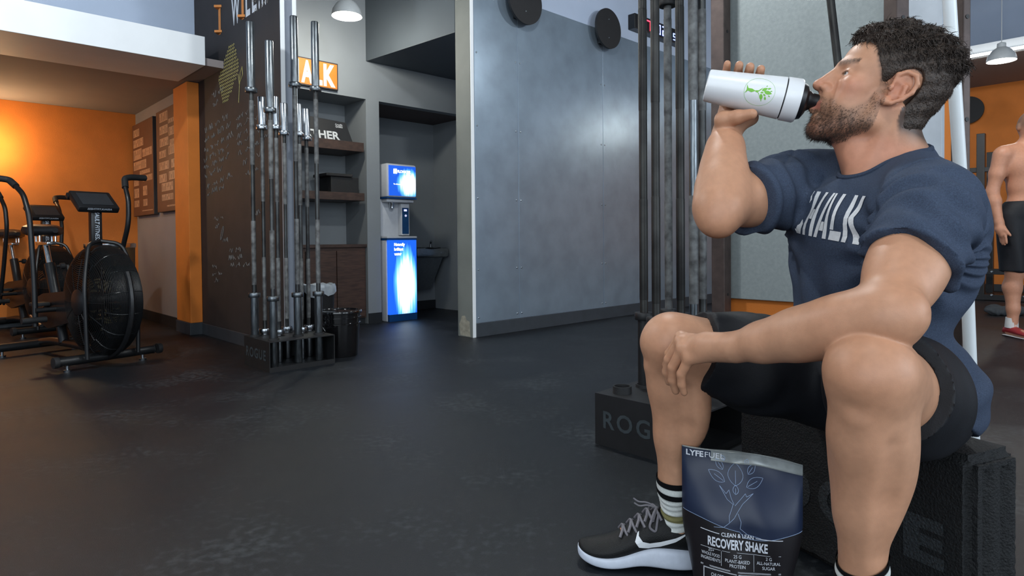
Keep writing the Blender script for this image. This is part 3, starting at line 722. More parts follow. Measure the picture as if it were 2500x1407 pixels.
# ---- water dispenser, backlit front
def glow_mat(name, lo, hi, cx, cz, rx, rz, st):
    m = bpy.data.materials.new(name); m.use_nodes = True; nt = m.node_tree; N = nt.nodes; L = nt.links; bs = N['Principled BSDF']
    tc = N.new('ShaderNodeTexCoord'); sp = N.new('ShaderNodeSeparateXYZ'); L.new(tc.outputs['Generated'], sp.inputs[0])
    def math_(op, a, b=None):
        n = N.new('ShaderNodeMath'); n.operation = op
        for i, q in enumerate((a, b)):
            if q is None: continue
            if isinstance(q, (int, float)): n.inputs[i].default_value = q
            else: L.new(q, n.inputs[i])
        return n.outputs[0]
    dx = math_('DIVIDE', math_('SUBTRACT', sp.outputs[0], cx), rx); dz = math_('DIVIDE', math_('SUBTRACT', sp.outputs[2], cz), rz)
    nz = N.new('ShaderNodeTexNoise'); nz.inputs['Scale'].default_value = 5.0; mp = N.new('ShaderNodeMapping'); mp.inputs['Scale'].default_value = (5, 5, 0.35)
    L.new(tc.outputs['Generated'], mp.inputs[0]); L.new(mp.outputs[0], nz.inputs['Vector'])
    d = math_('ADD', math_('MULTIPLY', dx, dx), math_('MULTIPLY', dz, dz))
    d = math_('SUBTRACT', 1.25, d); d = math_('ADD', d, math_('MULTIPLY', math_('SUBTRACT', nz.outputs[0], 0.5), 1.1))
    r = N.new('ShaderNodeValToRGB'); e = r.color_ramp.elements
    e[0].position = 0.0; e[0].color = lin(lo) + (1,); e[1].position = 1.0; e[1].color = lin(hi) + (1,)
    e2 = e.new(0.5); e2.color = lin((84, 168, 244)) + (1,)
    L.new(d, r.inputs[0]); L.new(r.outputs[0], bs.inputs['Emission Color']); bs.inputs['Emission Strength'].default_value = st
    bs.inputs['Base Color'].default_value = (0.02, 0.05, 0.2, 1); bs.inputs['Roughness'].default_value = 0.2
    return m
m_wsh = M('white_plastic_shell', (188, 192, 198), 0.35, var=0.04); m_wbl = M('blue_plastic_band', (18, 66, 120), 0.35, var=0.1)
wa0, wa1, wf, wbk = 3.465, 3.82, 5.40, 5.84
t = thing('water_dispenser', W(3.64, 5.6, 0), 'tall water refill station with glowing blue backlit panels', 'water dispenser')
MB(MW).box((wa0, wf + .03, 0.0), (wa1 - .01, wbk, 0.83), 0.01).build('lower_shell', m_wsh, t, True)
MB(MW).box((wa0 - .004, wf, 0.83), (wa1, wbk, 0.85), 0.006).build('counter', m_wsh, t, True)
MB(MW).box((wa0 - .002, wf + .004, 0.812), (wa1 - .002, wf + .2, 0.829)).build('blue_band', m_wbl, t)
MB(MW).box((wa0, wf + .12, 0.85), (wa1 - .04, wbk, 1.23), 0.008).build('alcove_back', m_wsh, t, True)
MB(MW).box((wa0, wf, 1.24), (wa1, wbk, 1.575), 0.02).build('upper_shell', m_wsh, t, True)
MB(MW).box((wa0 - .002, wf - .002, 1.225), (wa1 - .001, wf + .25, 1.24)).build('blue_band', m_wbl, t)
MB(MW).box((wa0 + .01, wf + .02, 1.19), (wa1 - .02, wf + .3, 1.224), 0.012).build('dispensing_hood', m_wsh, t, True)
MB(MW).box((wa0 + .205, wf + .06, 0.86), (wa1 - .05, wf + .13, 1.185), 0.006).build('control_column', m_wsh, t, True)
cp = MB(MW).box((wa0 + .215, wf + .055, 0.875), (wa1 - .062, wf + .06, 1.14), 0.002).build('control_panel', M('navy_control_panel', (22, 62, 104), 0.25), t)
MB(MW).box((wa0 + .235, wf + .053, 1.105), (wa1 - .085, wf + .055, 1.125)).build('display', M('display_glow', (150, 150, 210), emit=(190, 195, 255), es=1.2), cp)
MB(MW).lathe([(0.012, 0), (0.012, 0.004), (0.009, 0.006)], (wa0 + .255, wf + .054, 1.06), (0, -1, 0), 14).build('button', M('button_glow', (170, 170, 200), emit=(200, 205, 235), es=0.6), cp)
MB(MW).lathe([(0.025, 0), (0.025, .04), (0.028, .045), (0.028, .06)], (wa0 + .11, wf + .08, 1.135), (0, 0, 1), 18).build('nozzle', m_chrome, t, True)
gp = MB(MW).box((wa0 + .012, wf - .004, 0.07), (wa1 - .012, wf + .03, 0.812), 0.003).build('lower_light_panel', glow_mat('lower_panel_glow', (14, 72, 176), (238, 248, 255), 0.64, 0.38, 0.38, 0.50, 1.7), t)
gu = MB(MW).box((wa0 + .02, wf - .006, 1.255), (wa1 - .012, wf + .0, 1.555), 0.003).build('upper_light_panel', glow_mat('upper_panel_glow', (14, 70, 176), (238, 248, 255), 0.74, 0.40, 0.40, 0.48, 1.4), t)
MB(MW).box((wa0 + .012, wf - .003, 0.0), (wa1 - .012, wf + .03, 0.069)).build('kick_plate', m_wbl, t)
m_glt = M('backlit_lettering', (240, 245, 255), emit=(255, 255, 255), es=4.0)
l = MB(); 
text_on(l, 'FLOWATER', W(wa0 + .125, wf - .0068, 1.485), AX, (0, 0, 1), 0.026, width=0.155, bold=.015)
MB().box(W(wa0 + .075, wf - .0068, 1.475), W(wa0 + .115, wf - .0072, 1.52)).build('logo_square', m_glt, gu)
l.build('lettering', m_glt, gu); l = MB()
text_on(l, '7x Advanced purification', W(wa0 + .075, wf - .0068, 1.365), AX, (0, 0, 1), 0.011, width=0.19)
l.build('lettering', m_glt, gu); l = MB()
text_on(l, 'Naturally', W(wa0 + .075, wf - .0048, 0.755), AX, (0, 0, 1), 0.027, width=0.125, bold=.03)
l.build('lettering', m_glt, gp); l = MB()
text_on(l, 'brilliant', W(wa0 + .075, wf - .0048, 0.708), AX, (0, 0, 1), 0.027, width=0.105, bold=.03)
l.build('lettering', m_glt, gp); l = MB()
text_on(l, 'water', W(wa0 + .075, wf - .0048, 0.661), AX, (0, 0, 1), 0.027, width=0.085, bold=.03)
l.build('lettering', m_glt, gp)

# ---- drinking fountain on the niche wall
m_ss = M('stainless_steel', (168, 172, 174), 0.28, metal=1.0, var=0.15, scale=20)
t = thing('drinking_fountain', W(4.32, 6.0, 0.24), 'stainless drinking fountain hung on the niche wall beside the dispenser', 'drinking fountain')
fa0, fa1, fb0, fb1 = 4.10, 4.545, 5.80, ND2 - 0.001
MB(MW).box((fa0, fb0, 0.615), (fa1, fb1, 0.722), 0.025).build('basin', m_ss, t, True)
MB(MW).lathe([(0.16, 0), (0.165, 0.006), (0.15, 0.008), (0.06, -0.02), (0.0, -0.022)], (4.33, 5.94, 0.722), (0, 0, 1), 28).build('bowl_rim', m_ss, t, True)
MB(MW).tube(rounded([(4.47, 6.05, 0.72), (4.47, 6.05, 0.78), (4.45, 6.01, 0.80)]), 0.012, 10).build('bubbler', m_ss, t, True)
for a_ in (4.17, 4.43): MB(MW).box((a_, fb0 - .006, 0.65), (a_ + .06, fb0 + .001, 0.68), 0.003).build('push_bar', m_ss, t)
mb = MB(MW); mb.add([(fa0 + .02, 5.84, .614), (fa1 - .06, 5.84, .614), (fa1 - .06, fb1, .614), (fa0 + .02, fb1, .614), (fa0 + .04, 6.0, .24), (fa1 - .12, 6.0, .24), (fa1 - .12, fb1, .24), (fa0 + .04, fb1, .24)], [(0, 1, 2, 3), (4, 7, 6, 5), (0, 4, 5, 1), (1, 5, 6, 2), (2, 6, 7, 3), (3, 7, 4, 0)])
mb.build('lower_housing', M('grey_housing', (96, 102, 106), 0.5, metal=0.5), t)

# ---- wall ball targets and interval timer on the metal wall
m_disc = M('black_target_board', (18, 20, 23), 0.6, var=0.15)
def target(a, z, r, lb):
    t = thing('wall_ball_target', W(a, B_M - 0.05, z), lb, 'target', 'round wall ball targets')
    MB(MW).lathe([(r, 0), (r, 0.022)], (a, B_M - 0.08, z), (0, -1, 0), 40).build('disc', m_disc, t, True)
    MB(MW).box((a - 0.06, B_M - 0.08, z - 0.14), (a + 0.06, B_M - 0.0035, z + 0.14)).build('mounting_block', m_blk, t)
    for dx, dz in ((0.0, 0.09), (0.0, -0.09)):
        MB(MW).lathe([(0.007, 0), (0.005, 0.004)], (a + dx, B_M - 0.102, z + dz), (0, -1, 0), 8).build('bolt', m_bolt, t)
target(5.09, 2.885, 0.195, 'round black wall ball target beside the red and blue timer')
target(3.93, 2.865, 0.20, 'round black wall ball target nearer the passage end of metal wall')
t = thing('interval_timer', W(5.97, B_M - .03, 3.0), 'long black wall timer with red and blue glowing digits', 'timer')
MB(MW).box((5.55, B_M - 0.085, 3.00), (6.46, B_M + .002, 3.155), 0.006).build('case', m_blk, t)
m_red = M('red_led', (255, 40, 50), emit=(255, 40, 60), es=6.0); m_bled = M('blue_led', (110, 140, 255), emit=(120, 150, 255), es=6.0)
def seg7(mb, a, z, w, h, d):
    S = {'0': 'abcdef', '1': 'bc', '2': 'abged', '3': 'abgcd', '4': 'fgbc', '5': 'afgcd', '6': 'afgedc', '7': 'abc', '8': 'abcdefg'}[d]; k = w * 0.17
    P = {'a': (0, h - k, w, h), 'd': (0, 0, w, k), 'g': (0, h / 2 - k / 2, w, h / 2 + k / 2), 'f': (0, h / 2, k, h), 'e': (0, 0, k, h / 2), 'b': (w - k, h / 2, w, h), 'c': (w - k, 0, w, h / 2)}
    for s_ in S:
        x0, y0, x1, y1 = P[s_]; mb.box((a + x0, B_M - 0.0875, z + y0), (a + x1, B_M - 0.0855, z + y1))
rd = MB(MW); seg7(rd, 5.63, 3.025, .06, .105, '1'); seg7(rd, 5.765, 3.025, .068, .105, '7'); rd.build('red_digits', m_red, t)
bd = MB(MW); seg7(bd, 5.85, 3.025, .068, .105, '6'); seg7(bd, 5.955, 3.025, .068, .105, '0'); seg7(bd, 6.06, 3.025, .08, .105, '2'); seg7(bd, 6.275, 3.025, .05, .075, '5'); seg7(bd, 6.34, 3.025, .05, .075, '0'); bd.build('blue_digits', m_bled, t)

# ---- pendant lamps
m_shade = M('white_enamel_shade', (188, 192, 192), 0.4, var=0.04); m_bulb = M('lamp_glow', (255, 255, 235), emit=(255, 252, 226), es=9.0)
def pendant(loc, r, label, top, power, col=(1.0, 0.96, 0.86)):
    x, y, z = loc; T = Matrix.Translation(loc); t = thing('pendant_lamp', loc, label, 'pendant lamp', 'white dome pendant lamps')
    MB(T).lathe([(r, 0), (r * 1.02, 0.01), (r * 0.93, r * 0.45), (r * 0.66, r * 0.86), (r * 0.36, r * 1.08), (r * 0.30, r * 1.12), (r * .28, r * 1.10), (r * .6, r * .82), (r * .88, r * .42), (r * .96, 0.012)], seg=32, cap=False).build('shade', m_shade, t, True)
    MB(T).lathe([(r * .32, r * 1.1), (r * .30, r * 1.42), (r * .12, r * 1.5)], seg=20).build('socket_cap', m_shade, t, True)
    MB(T).lathe([(r * 0.90, 0.02), (r * .5, 0.012), (0, 0.01)], seg=28, cap=False).build('diffuser', m_bulb, t, True)
    MB(T).tube([(0, 0, r * 1.45), (0, 0, top - z)], 0.004 * r / 0.12, 6).build('cord', m_shade, t)
    point('pendant_light', (x, y, z - 0.04), power, col, 0.08)
    return t
pendant((-1.345, 5.3, 2.66), 0.122, 'white dome pendant lamp in front of the grey niche wall', CEIL - .05, 34)
pendant((5.36, 7.0, 2.71), 0.135, 'white dome pendant lamp above the shirtless person', CEIL - .05, 22)
for i_, (x_, y_, z_, lb_) in enumerate(((0.4, 3.1, 3.15, 'added unseen pendant lamp over the open floor before the metal wall'), (3.2, 4.2, 3.15, 'added unseen pendant lamp over the aisle behind the seated man'), (-2.6, 2.3, 3.15, 'added unseen pendant lamp over the open floor before the air bikes'), (0.2, 0.2, 3.15, 'added unseen pendant lamp over the open floor by the shopfront'))):
    pendant((x_, y_, z_), 0.16, lb_, CEIL - .05, (85, 85, 125, 40)[i_], (0.93, 0.97, 1.0))  # these four are added above the frame to brighten the room behind the man
# warm wall lamp at the far end of the orange alcove
c = W(0.60, B_OR - 0.08, 1.74); t = thing('wall_lamp', c, 'warm round globe lamp on the orange wall', 'wall lamp')
MB(MW).lathe([(0.05, 0), (0.05, 0.02), (0.02, 0.03), (0.02, 0.06)], (0.60, B_OR - .001, 1.74), (0, -1, 0), 20).build('bracket', m_chrome, t, True)
MB(Matrix.Translation(W(0.60, B_OR - .125, 1.74))).ball((0, 0, 0), 0.065, 20, 12).build('globe', M('warm_lamp_globe', (255, 214, 140), emit=(255, 200, 110), es=14.0), t, True)
point('alcove_lamp_light', W(0.60, B_OR - .22, 1.74), 18, (1.0, 0.74, 0.42), 0.10)
# ================================================================== people: smooth implicit surfaces
class Field:
    def __init__(s, lo, hi, h):
        s.lo = np.array(lo, np.float32); s.h = h
        s.n = np.ceil((np.array(hi) - np.array(lo)) / h).astype(int) + 1
        s.g = np.full(s.n, 0.06, np.float32)
        s.ax = [s.lo[i] + h * np.arange(s.n[i], dtype=np.float32) for i in range(3)]
    def prim(s, fn, lo, hi, k=0.01, op='u'):
        m = k + 3 * s.h + 0.004
        i0 = np.clip(np.floor((np.array(lo) - m - s.lo) / s.h).astype(int), 0, s.n); i1 = np.clip(np.ceil((np.array(hi) + m - s.lo) / s.h).astype(int) + 1, 0, s.n)
        if (i1 <= i0).any(): return s
        X = s.ax[0][i0[0]:i1[0]][:, None, None]; Y = s.ax[1][i0[1]:i1[1]][None, :, None]; Z = s.ax[2][i0[2]:i1[2]][None, None, :]
        d = fn(X, Y, Z); v = s.g[i0[0]:i1[0], i0[1]:i1[1], i0[2]:i1[2]]
        if op == 's': d = -d; a, b = -v, -d
        else: a, b = v, d
        if k > 0:
            hh = np.maximum(k - np.abs(a - b), 0) / k; r = np.minimum(a, b) - hh * hh * k * 0.25
        else: r = np.minimum(a, b)
        v[...] = -r if op == 's' else r
        return s
    def rc(s, a, b, r1, r2=None, k=0.015, op='u'):
        r2 = r1 if r2 is None else r2; a = np.array(a, np.float32); b = np.array(b, np.float32); ab = b - a; L2 = float(ab @ ab) + 1e-12
        def fn(X, Y, Z):
            x, y, z = X - a[0], Y - a[1], Z - a[2]
            t = np.clip((x * ab[0] + y * ab[1] + z * ab[2]) / L2, 0, 1)
            return np.sqrt((x - t * ab[0]) ** 2 + (y - t * ab[1]) ** 2 + (z - t * ab[2]) ** 2) - (r1 + (r2 - r1) * t)
        r = max(r1, r2)
        return s.prim(fn, np.minimum(a, b) - r, np.maximum(a, b) + r, k, op)
    def chain(s, pts, rads, k=0.015, op='u'):
        for i in range(len(pts) - 1): s.rc(pts[i], pts[i + 1], rads[i], rads[i + 1], k, op)
        return s
    def ell(s, c, axes, r, k=0.015, op='u'):
        c = np.array(c, np.float32); A_ = np.array(axes, np.float32); r = np.array(r, np.float32); m = float(r.min())
        def fn(X, Y, Z):
            x, y, z = X - c[0], Y - c[1], Z - c[2]
            q = [(x * A_[i][0] + y * A_[i][1] + z * A_[i][2]) / r[i] for i in range(3)]
            k0 = np.sqrt(q[0] ** 2 + q[1] ** 2 + q[2] ** 2); k1 = np.sqrt((q[0] / r[0]) ** 2 + (q[1] / r[1]) ** 2 + (q[2] / r[2]) ** 2)
            return np.where(k1 > 1e-6, k0 * (k0 - 1) / np.maximum(k1, 1e-6), -m)
        R_ = float(r.max())
        return s.prim(fn, c - R_, c + R_, k, op)
    def child(s, lo, hi):
        i0 = np.clip(np.floor((np.array(lo) - s.lo) / s.h).astype(int), 0, s.n - 1); i1 = np.clip(np.ceil((np.array(hi) - s.lo) / s.h).astype(int), 0, s.n - 1)
        c = Field.__new__(Field); c.h = s.h; c.i0 = i0; c.n = i1 - i0 + 1; c.lo = s.lo + s.h * i0
        c.g = np.full(c.n, 0.06, np.float32); c.ax = [s.ax[i][i0[i]:i1[i] + 1] for i in range(3)]
        return c
    def merge(s, c, k=0.004):
        v = s.g[c.i0[0]:c.i0[0] + c.n[0], c.i0[1]:c.i0[1] + c.n[1], c.i0[2]:c.i0[2] + c.n[2]]
        hh = np.maximum(k - np.abs(v - c.g), 0) / k; v[...] = np.minimum(v, c.g) - hh * hh * k * 0.25
    def plane(s, p, n, k=0.004):
        """cut away everything on the side the normal points to"""
        p = np.array(p, np.float32); n = np.array(n, np.float32); n /= np.linalg.norm(n)
        d = (s.ax[0][:, None, None] - p[0]) * n[0] + (s.ax[1][None, :, None] - p[1]) * n[1] + (s.ax[2][None, None, :] - p[2]) * n[2]
        s.g = np.maximum(s.g, d.astype(np.float32)); return s
    def mesh(s):
        g = s.g; ins = g < 0; n = s.n
        nx, ny, nz = n - 1
        cnt = np.zeros((nx, ny, nz), np.uint8)
        for dx in (0, 1):
            for dy in (0, 1):
                for dz in (0, 1): cnt += ins[dx:dx + nx, dy:dy + ny, dz:dz + nz]
        act = np.argwhere((cnt > 0) & (cnt < 8)); del cnt
        idx = np.full((nx, ny, nz), -1, np.int32); idx[act[:, 0], act[:, 1], act[:, 2]] = np.arange(len(act))
        corner = np.array([(0, 0, 0), (1, 0, 0), (0, 1, 0), (1, 1, 0), (0, 0, 1), (1, 0, 1), (0, 1, 1), (1, 1, 1)])
        val = np.stack([g[act[:, 0] + c[0], act[:, 1] + c[1], act[:, 2] + c[2]] for c in corner], 1)
        acc = np.zeros((len(act), 3)); num = np.zeros(len(act))
        for (i, j) in ((0, 1), (2, 3), (4, 5), (6, 7), (0, 2), (1, 3), (4, 6), (5, 7), (0, 4), (1, 5), (2, 6), (3, 7)):
            a, b = val[:, i], val[:, j]; m = (a < 0) != (b < 0)
            t = np.where(m, a / np.where(m, a - b, 1), 0)
            acc += np.where(m[:, None], corner[i] + (corner[j] - corner[i]) * t[:, None], 0); num += m
        V = s.lo + s.h * (act + acc / num[:, None])
        faces = []
        for ax in range(3):
            o = [0, 0, 0]; o[ax] = 1
            A0 = ins[:n[0] - o[0], :n[1] - o[1], :n[2] - o[2]]; A1 = ins[o[0]:, o[1]:, o[2]:]
            e = np.argwhere(A0 != A1); u, w = [(1, 2), (2, 0), (0, 1)][ax]
            ok = (e[:, u] > 0) & (e[:, w] > 0) & (e[:, u] < n[u] - 1) & (e[:, w] < n[w] - 1); e = e[ok]
            fl = A0[e[:, 0], e[:, 1], e[:, 2]]
            def cell(du, dw):
                c = e.copy(); c[:, u] -= du; c[:, w] -= dw; return idx[c[:, 0], c[:, 1], c[:, 2]]
            q = np.stack([cell(1, 1), cell(0, 1), cell(0, 0), cell(1, 0)], 1)
            q[~fl] = q[~fl][:, ::-1]; faces.append(q)
        Fq = np.concatenate(faces); Fq = Fq[(Fq >= 0).all(1)]
        return V.astype(np.float64), Fq
def np_mesh(name, V, Fq, mat, parent=None, col=None, smooth=True):
    me = bpy.data.meshes.new(name)
    me.vertices.add(len(V)); me.vertices.foreach_set('co', np.asarray(V, np.float32).ravel())
    k = Fq.shape[1]
    me.loops.add(len(Fq) * k); me.loops.foreach_set('vertex_index', Fq.astype(np.int32).ravel())
    me.polygons.add(len(Fq)); me.polygons.foreach_set('loop_start', np.arange(0, len(Fq) * k, k, dtype=np.int32))
    me.polygons.foreach_set('use_smooth', np.full(len(Fq), smooth))
    me.update(calc_edges=True); me.validate()
    if col is not None:
        ca = me.color_attributes.new('col', 'FLOAT_COLOR', 'POINT'); ca.data.foreach_set('color', np.concatenate([col, np.ones((len(V), 1))], 1).astype(np.float32).ravel())
    me.materials.append(mat)
    o = bpy.data.objects.new(name, me); COL.objects.link(o)
    if parent is not None: o.parent = parent; o.matrix_parent_inverse = parent.matrix_basis.inverted()
    return o
def vnormals(V, Fq):
    nf = np.cross(V[Fq[:, 2]] - V[Fq[:, 0]], V[Fq[:, 3]] - V[Fq[:, 1]]); nv = np.zeros_like(V)
    for i in range(4): np.add.at(nv, Fq[:, i], nf)
    return nv / np.maximum(np.linalg.norm(nv, axis=1), 1e-9)[:, None]
def relax(V, Fq, it=1, lam=0.5):
    for _ in range(it):
        acc = np.zeros_like(V); c = np.zeros(len(V))
        for i in range(4):
            np.add.at(acc, Fq[:, i], V[Fq[:, (i + 1) % 4]] + V[Fq[:, (i + 3) % 4]]); np.add.at(c, Fq[:, i], 2)
        V = V + lam * (acc / np.maximum(c, 1)[:, None] - V)
    return V
def sstep(x, a, b):
    t = np.clip((x - a) / (b - a), 0, 1); return t * t * (3 - 2 * t)
# ================================================================== the seated man
v3 = lambda *a: np.array(a, float)
def nrm(v): v = np.asarray(v, float); return v / np.linalg.norm(v)
LS = v3(.778, 1.183, .860); LE = v3(.590, 1.008, .672); LW = v3(.423, 1.210, .593)
RS = v3(.7105, 1.5696, .9265); RE = v3(.4437, 1.3625, .8651); RW = v3(.505, 1.500, 1.046)
LK = v3(.5636, 1.0028, .585); LA = v3(.600, 1.10, .105); LH = v3(.815, 1.312, .452)
RK = v3(.365, 1.461, .562); RA = v3(.400, 1.548, .105); RH = v3(.778, 1.503, .452)
C7 = v3(.875, 1.395, .985); NOTCH = v3(.735, 1.360, .925)
TF = nrm((-.975, -.20, .0)); TL = nrm((.20, -.975, 0)); TU = v3(0, 0, 1)     # torso front, left, up
PC = (LH + RH) / 2
SP = nrm((C7 + NOTCH) / 2 - PC - TF * 0.03); TFs = nrm(TF - SP * (TF @ SP)); TX = [TFs, TL, SP]
# head frame
HS = 1.065
HP = R(22); Fh = nrm((-.97, .243, 0)); HF = Fh * math.cos(HP) + TU * math.sin(HP); HU = TU * math.cos(HP) - Fh * math.sin(HP); HL = nrm(np.cross(HU, HF))
HO = v3(.798, 1.385, 1.1000)
def hd(f, s_, u): return HO + (HF * f + HL * s_ + HU * u) * HS
HX = [HF, HL, HU]
def hloc(V): d = (V - HO) / HS; return d @ HF, d @ HL, d @ HU
# bottle frame
BB = v3(.4515, 1.4795, 1.154); BC = v3(.6419, 1.4279, 1.1045); BD = nrm(BC - BB); BN = nrm(v3(-.30, -.95, 0) - BD * (v3(-.30, -.95, 0) @ BD)); BV = np.cross(BN, BD); BV = BV if BV[2] > 0 else -BV
def bp(s_, ang, r): a = R(ang); return BB + BD * s_ + (BN * math.cos(a) + BV * math.sin(a)) * r

def torso(f, g, k=0.05):
    """pelvis to shoulders; g = extra thickness"""
    c = lambda t: PC + SP * t
    f.ell(c(0.00) + TFs * 0.016, TX, (.118 + g, .172 + g, .12 + g), k)
    f.ell(c(0.13) + TFs * 0.032, TX, (.115 + g, .158 + g, .13 + g), k)
    f.ell(c(0.27) + TFs * 0.034, TX, (.130 + g, .178 + g, .14 + g), k)
    f.ell(c(0.37) + TFs * 0.028, TX, (.132 + g, .185 + g, .12 + g), k)
    for sd, S_ in ((1, LS), (-1, RS)):
        f.ell(c(0.375) + TFs * .092 + TL * sd * .078, TX, (.058 + g, .090 + g, .068 + g), .03)     # chest muscle
        f.ell(c(0.33) - TFs * .028 + TL * sd * .088, TX, (.065 + g, .085 + g, .13 + g), .04)        # back
        f.rc(C7 - SP * .035 + TFs * .02, S_ + v3(0, 0, .02) - TL * sd * .02, .050 + g * .6, .042 + g, .04)   # trapezius
        f.rc(c(.40) + TL * sd * .09, S_ - TL * sd * .02, .080 + g, .062 + g, .05)
body = Field((.26, .84, -.01), (1.10, 1.76, 1.31), 0.0026)
torso(body, -0.012)
# neck
body.rc(C7 + TFs * .055 - SP * .03, hd(-.022, 0, -.045), .073, .066, .03)
body.rc(NOTCH - TFs * .035 + SP * 0, hd(.028, 0, -.075), .050, .042, .025)
for sd in (1, -1):   # sternomastoid
    body.rc(hd(-.022, sd * .058, -.03), NOTCH + TL * sd * .015 - TFs * .012 + SP * .005, .019, .013, .018)
# ---- arms
def upper_arm(body, S_, E_, ra, rb, out, front, k=.03, g=0.0):
    d = E_ - S_
    body.rc(S_, E_, ra + g, rb + g, k)
    dx = nrm(d); dy = nrm(np.array(out) - dx * (np.array(out) @ dx)); dz = np.cross(dx, dy)
    body.ell(S_ + d * .20 + dy * .010, [dx, dy, dz], (.092 + g, .060 + g, .066 + g), .03)
    ax = nrm(d); fr = nrm(np.array(front) - ax * (np.array(front) @ ax))
    body.ell(S_ + d * .58 + fr * .022, [ax, fr, nrm(np.cross(ax, fr))], (.098 + g, .040 + g, .046 + g), .025)
    body.ell(S_ + d * .52 - fr * .024, [ax, fr, nrm(np.cross(ax, fr))], (.110 + g, .040 + g, .048 + g), .025)
def forearm(E_, W_, r0, r1, side, k=.03, flat=None):
    d = W_ - E_; ax = nrm(d); sd = nrm(np.array(side) - ax * (np.array(side) @ ax)); ot = np.cross(ax, sd)
    body.chain([E_, E_ + d * .25, E_ + d * .55, E_ + d * .80, W_], [r0, r0 * .98, r0 * .82, r1 * 1.16, r1 * 1.02], k)
    body.ell(E_ + d * .26 + sd * .013, [ax, sd, ot], (.125, .034, .041), .035)
    body.ell(E_ + d * .30 - sd * .010, [ax, sd, ot], (.130, .033, .040), .035)
main = body
body = main.child((.28, .90, .42), (.95, 1.46, 1.02)); left_arm = body
upper_arm(body, LS, LE, .060, .042, TL, TF)
forearm(LE, LW, .040, .0265, v3(0, 0, 1))
body.rc(LE + v3(.016, .0, -.020), LE + v3(.0, 0, .01), .023, .030, .02)       # elbow point
# ---- left hand resting on the far knee
lm = {'i': [(.3560, 1.3440, .5900), (.3370, 1.3690, .5520), (.3355, 1.3840, .5260), (.3420, 1.3900, .5040)],
      'm': [(.3500, 1.3235, .5830), (.3310, 1.3480, .5440), (.3290, 1.3600, .5150), (.3350, 1.3660, .4930)],
      'r': [(.3480, 1.3035, .5720), (.3330, 1.3240, .5330), (.3350, 1.3350, .5030), (.3430, 1.3410, .4790)],
      'p': [(.3560, 1.2850, .5570), (.3435, 1.2990, .5240), (.3460, 1.3050, .5010), (.3520, 1.3090, .4830)]}
rr = {'i': .0103, 'm': .0106, 'r': .0102, 'p': .0090}
for q in 'imrp':
    P = [np.array(p) for p in lm[q]]; r = rr[q]
    body.rc(LW + (P[0] - LW) * .12, P[0], .0165, .0135, .012)
    body.chain(P, [r * 1.28, r * 1.04, r * .96, r * .80], .0035)
    body.ell(P[0] + v3(0, 0, .006), np.eye(3), (r * 1.1, r * 1.1, r * .9), .008)
body.rc(LW, (np.array(lm['m'][0]) + LW) / 2, .0235, .023, .02)
body.chain([LW + v3(-.012, .012, -.010), v3(.402, 1.285, .568), v3(.376, 1.335, .552), v3(.362, 1.362, .535)], [.018, .017, .0125, .0095], .008)
# ---- right arm and hand round the bottle
body = main.child((.32, 1.22, .72), (.90, 1.72, 1.28)); right_arm = body
upper_arm(body, RS, RE, .058, .047, -TL, v3(0, 0, 1))
forearm(RE, RW, .043, .0290, v3(-1, 0, .2))
body.rc(RE + v3(-.008, -.008, -.024), RE, .032, .04, .02)
br = .0485
for i, (sx, tip) in enumerate(((.036, 92), (.062, 84), (.086, 84), (.110, 90))):
    r = (.0092, .0106, .0110, .0106)[i]
    mc = bp(sx * .80 + .028, 224, br + .018); P = [mc, bp(sx + .004, 172, br + .012), bp(sx, 130, br + .011), bp(sx - .002, tip, br + .0075)]
    body.chain(P, [r * 1.3, r * 1.08, r, r * .86], .004)
    body.rc(RW + (mc - RW) * .1, mc, .019, .015, .012)
body.rc(RW, bp(.07, 245, br + .026), .026, .026, .02)
body.chain([RW + BN * .012 + v3(-.006, 0, .004), bp(.058, 268, br + .021), bp(.084, 284, br + .0145), bp(.112, 300, br + .011)], [.0225, .0205, .0155, .0120], .008)
# ---- legs
def thigh(H_, K_, r0, r1):
    d = K_ - H_
    body.chain([H_, H_ + d * .45, H_ + d * .85, K_], [r0, r0 * .93, r1 * 1.05, r1], .03)
def shank(K_, A_, back, groove, rk, rcf, ra, bk=.030, fr=.40):
    d = A_ - K_; ax = nrm(d); b = nrm(np.array(back) - ax * (np.array(back) @ ax)); sd = np.cross(ax, b)
    body.chain([K_, K_ + d * .22, K_ + d * .5, K_ + d * .78, A_], [rk, rcf * .78, rcf * .62, ra * 1.02, ra], .03)
    body.ell(K_ + d * .29 + b * bk + sd * .024, [ax, b, sd], (.118, .044, .044), .022)
    body.ell(K_ + d * .32 + b * bk - sd * .022, [ax, b, sd], (.108, .044, .044), .022)
    body.rc(K_ + d * .12 - b * .035, K_ + d * .70 - b * .016, .020, .016, .03)     # shin
    body.ell(K_ - b * .044 - ax * .002, [ax, b, sd], (.032, .024, .030), .014)        # knee cap
    body.rc(K_ + d * .115 - b * .048, K_ + d * .15 - b * .042, .014, .014, .016)
    body.rc(K_ + d * .12 + b * .02, K_ + d * .02 + b * .03, .044, .048, .03)
    if groove is not None:
        gv = nrm(np.array(groove) - ax * (np.array(groove) @ ax)); body.chain([K_ + d * .20 + gv * .066, K_ + d * .40 + gv * .066, K_ + d * .62 + gv * .050], [.006, .010, .006], .028, 's')
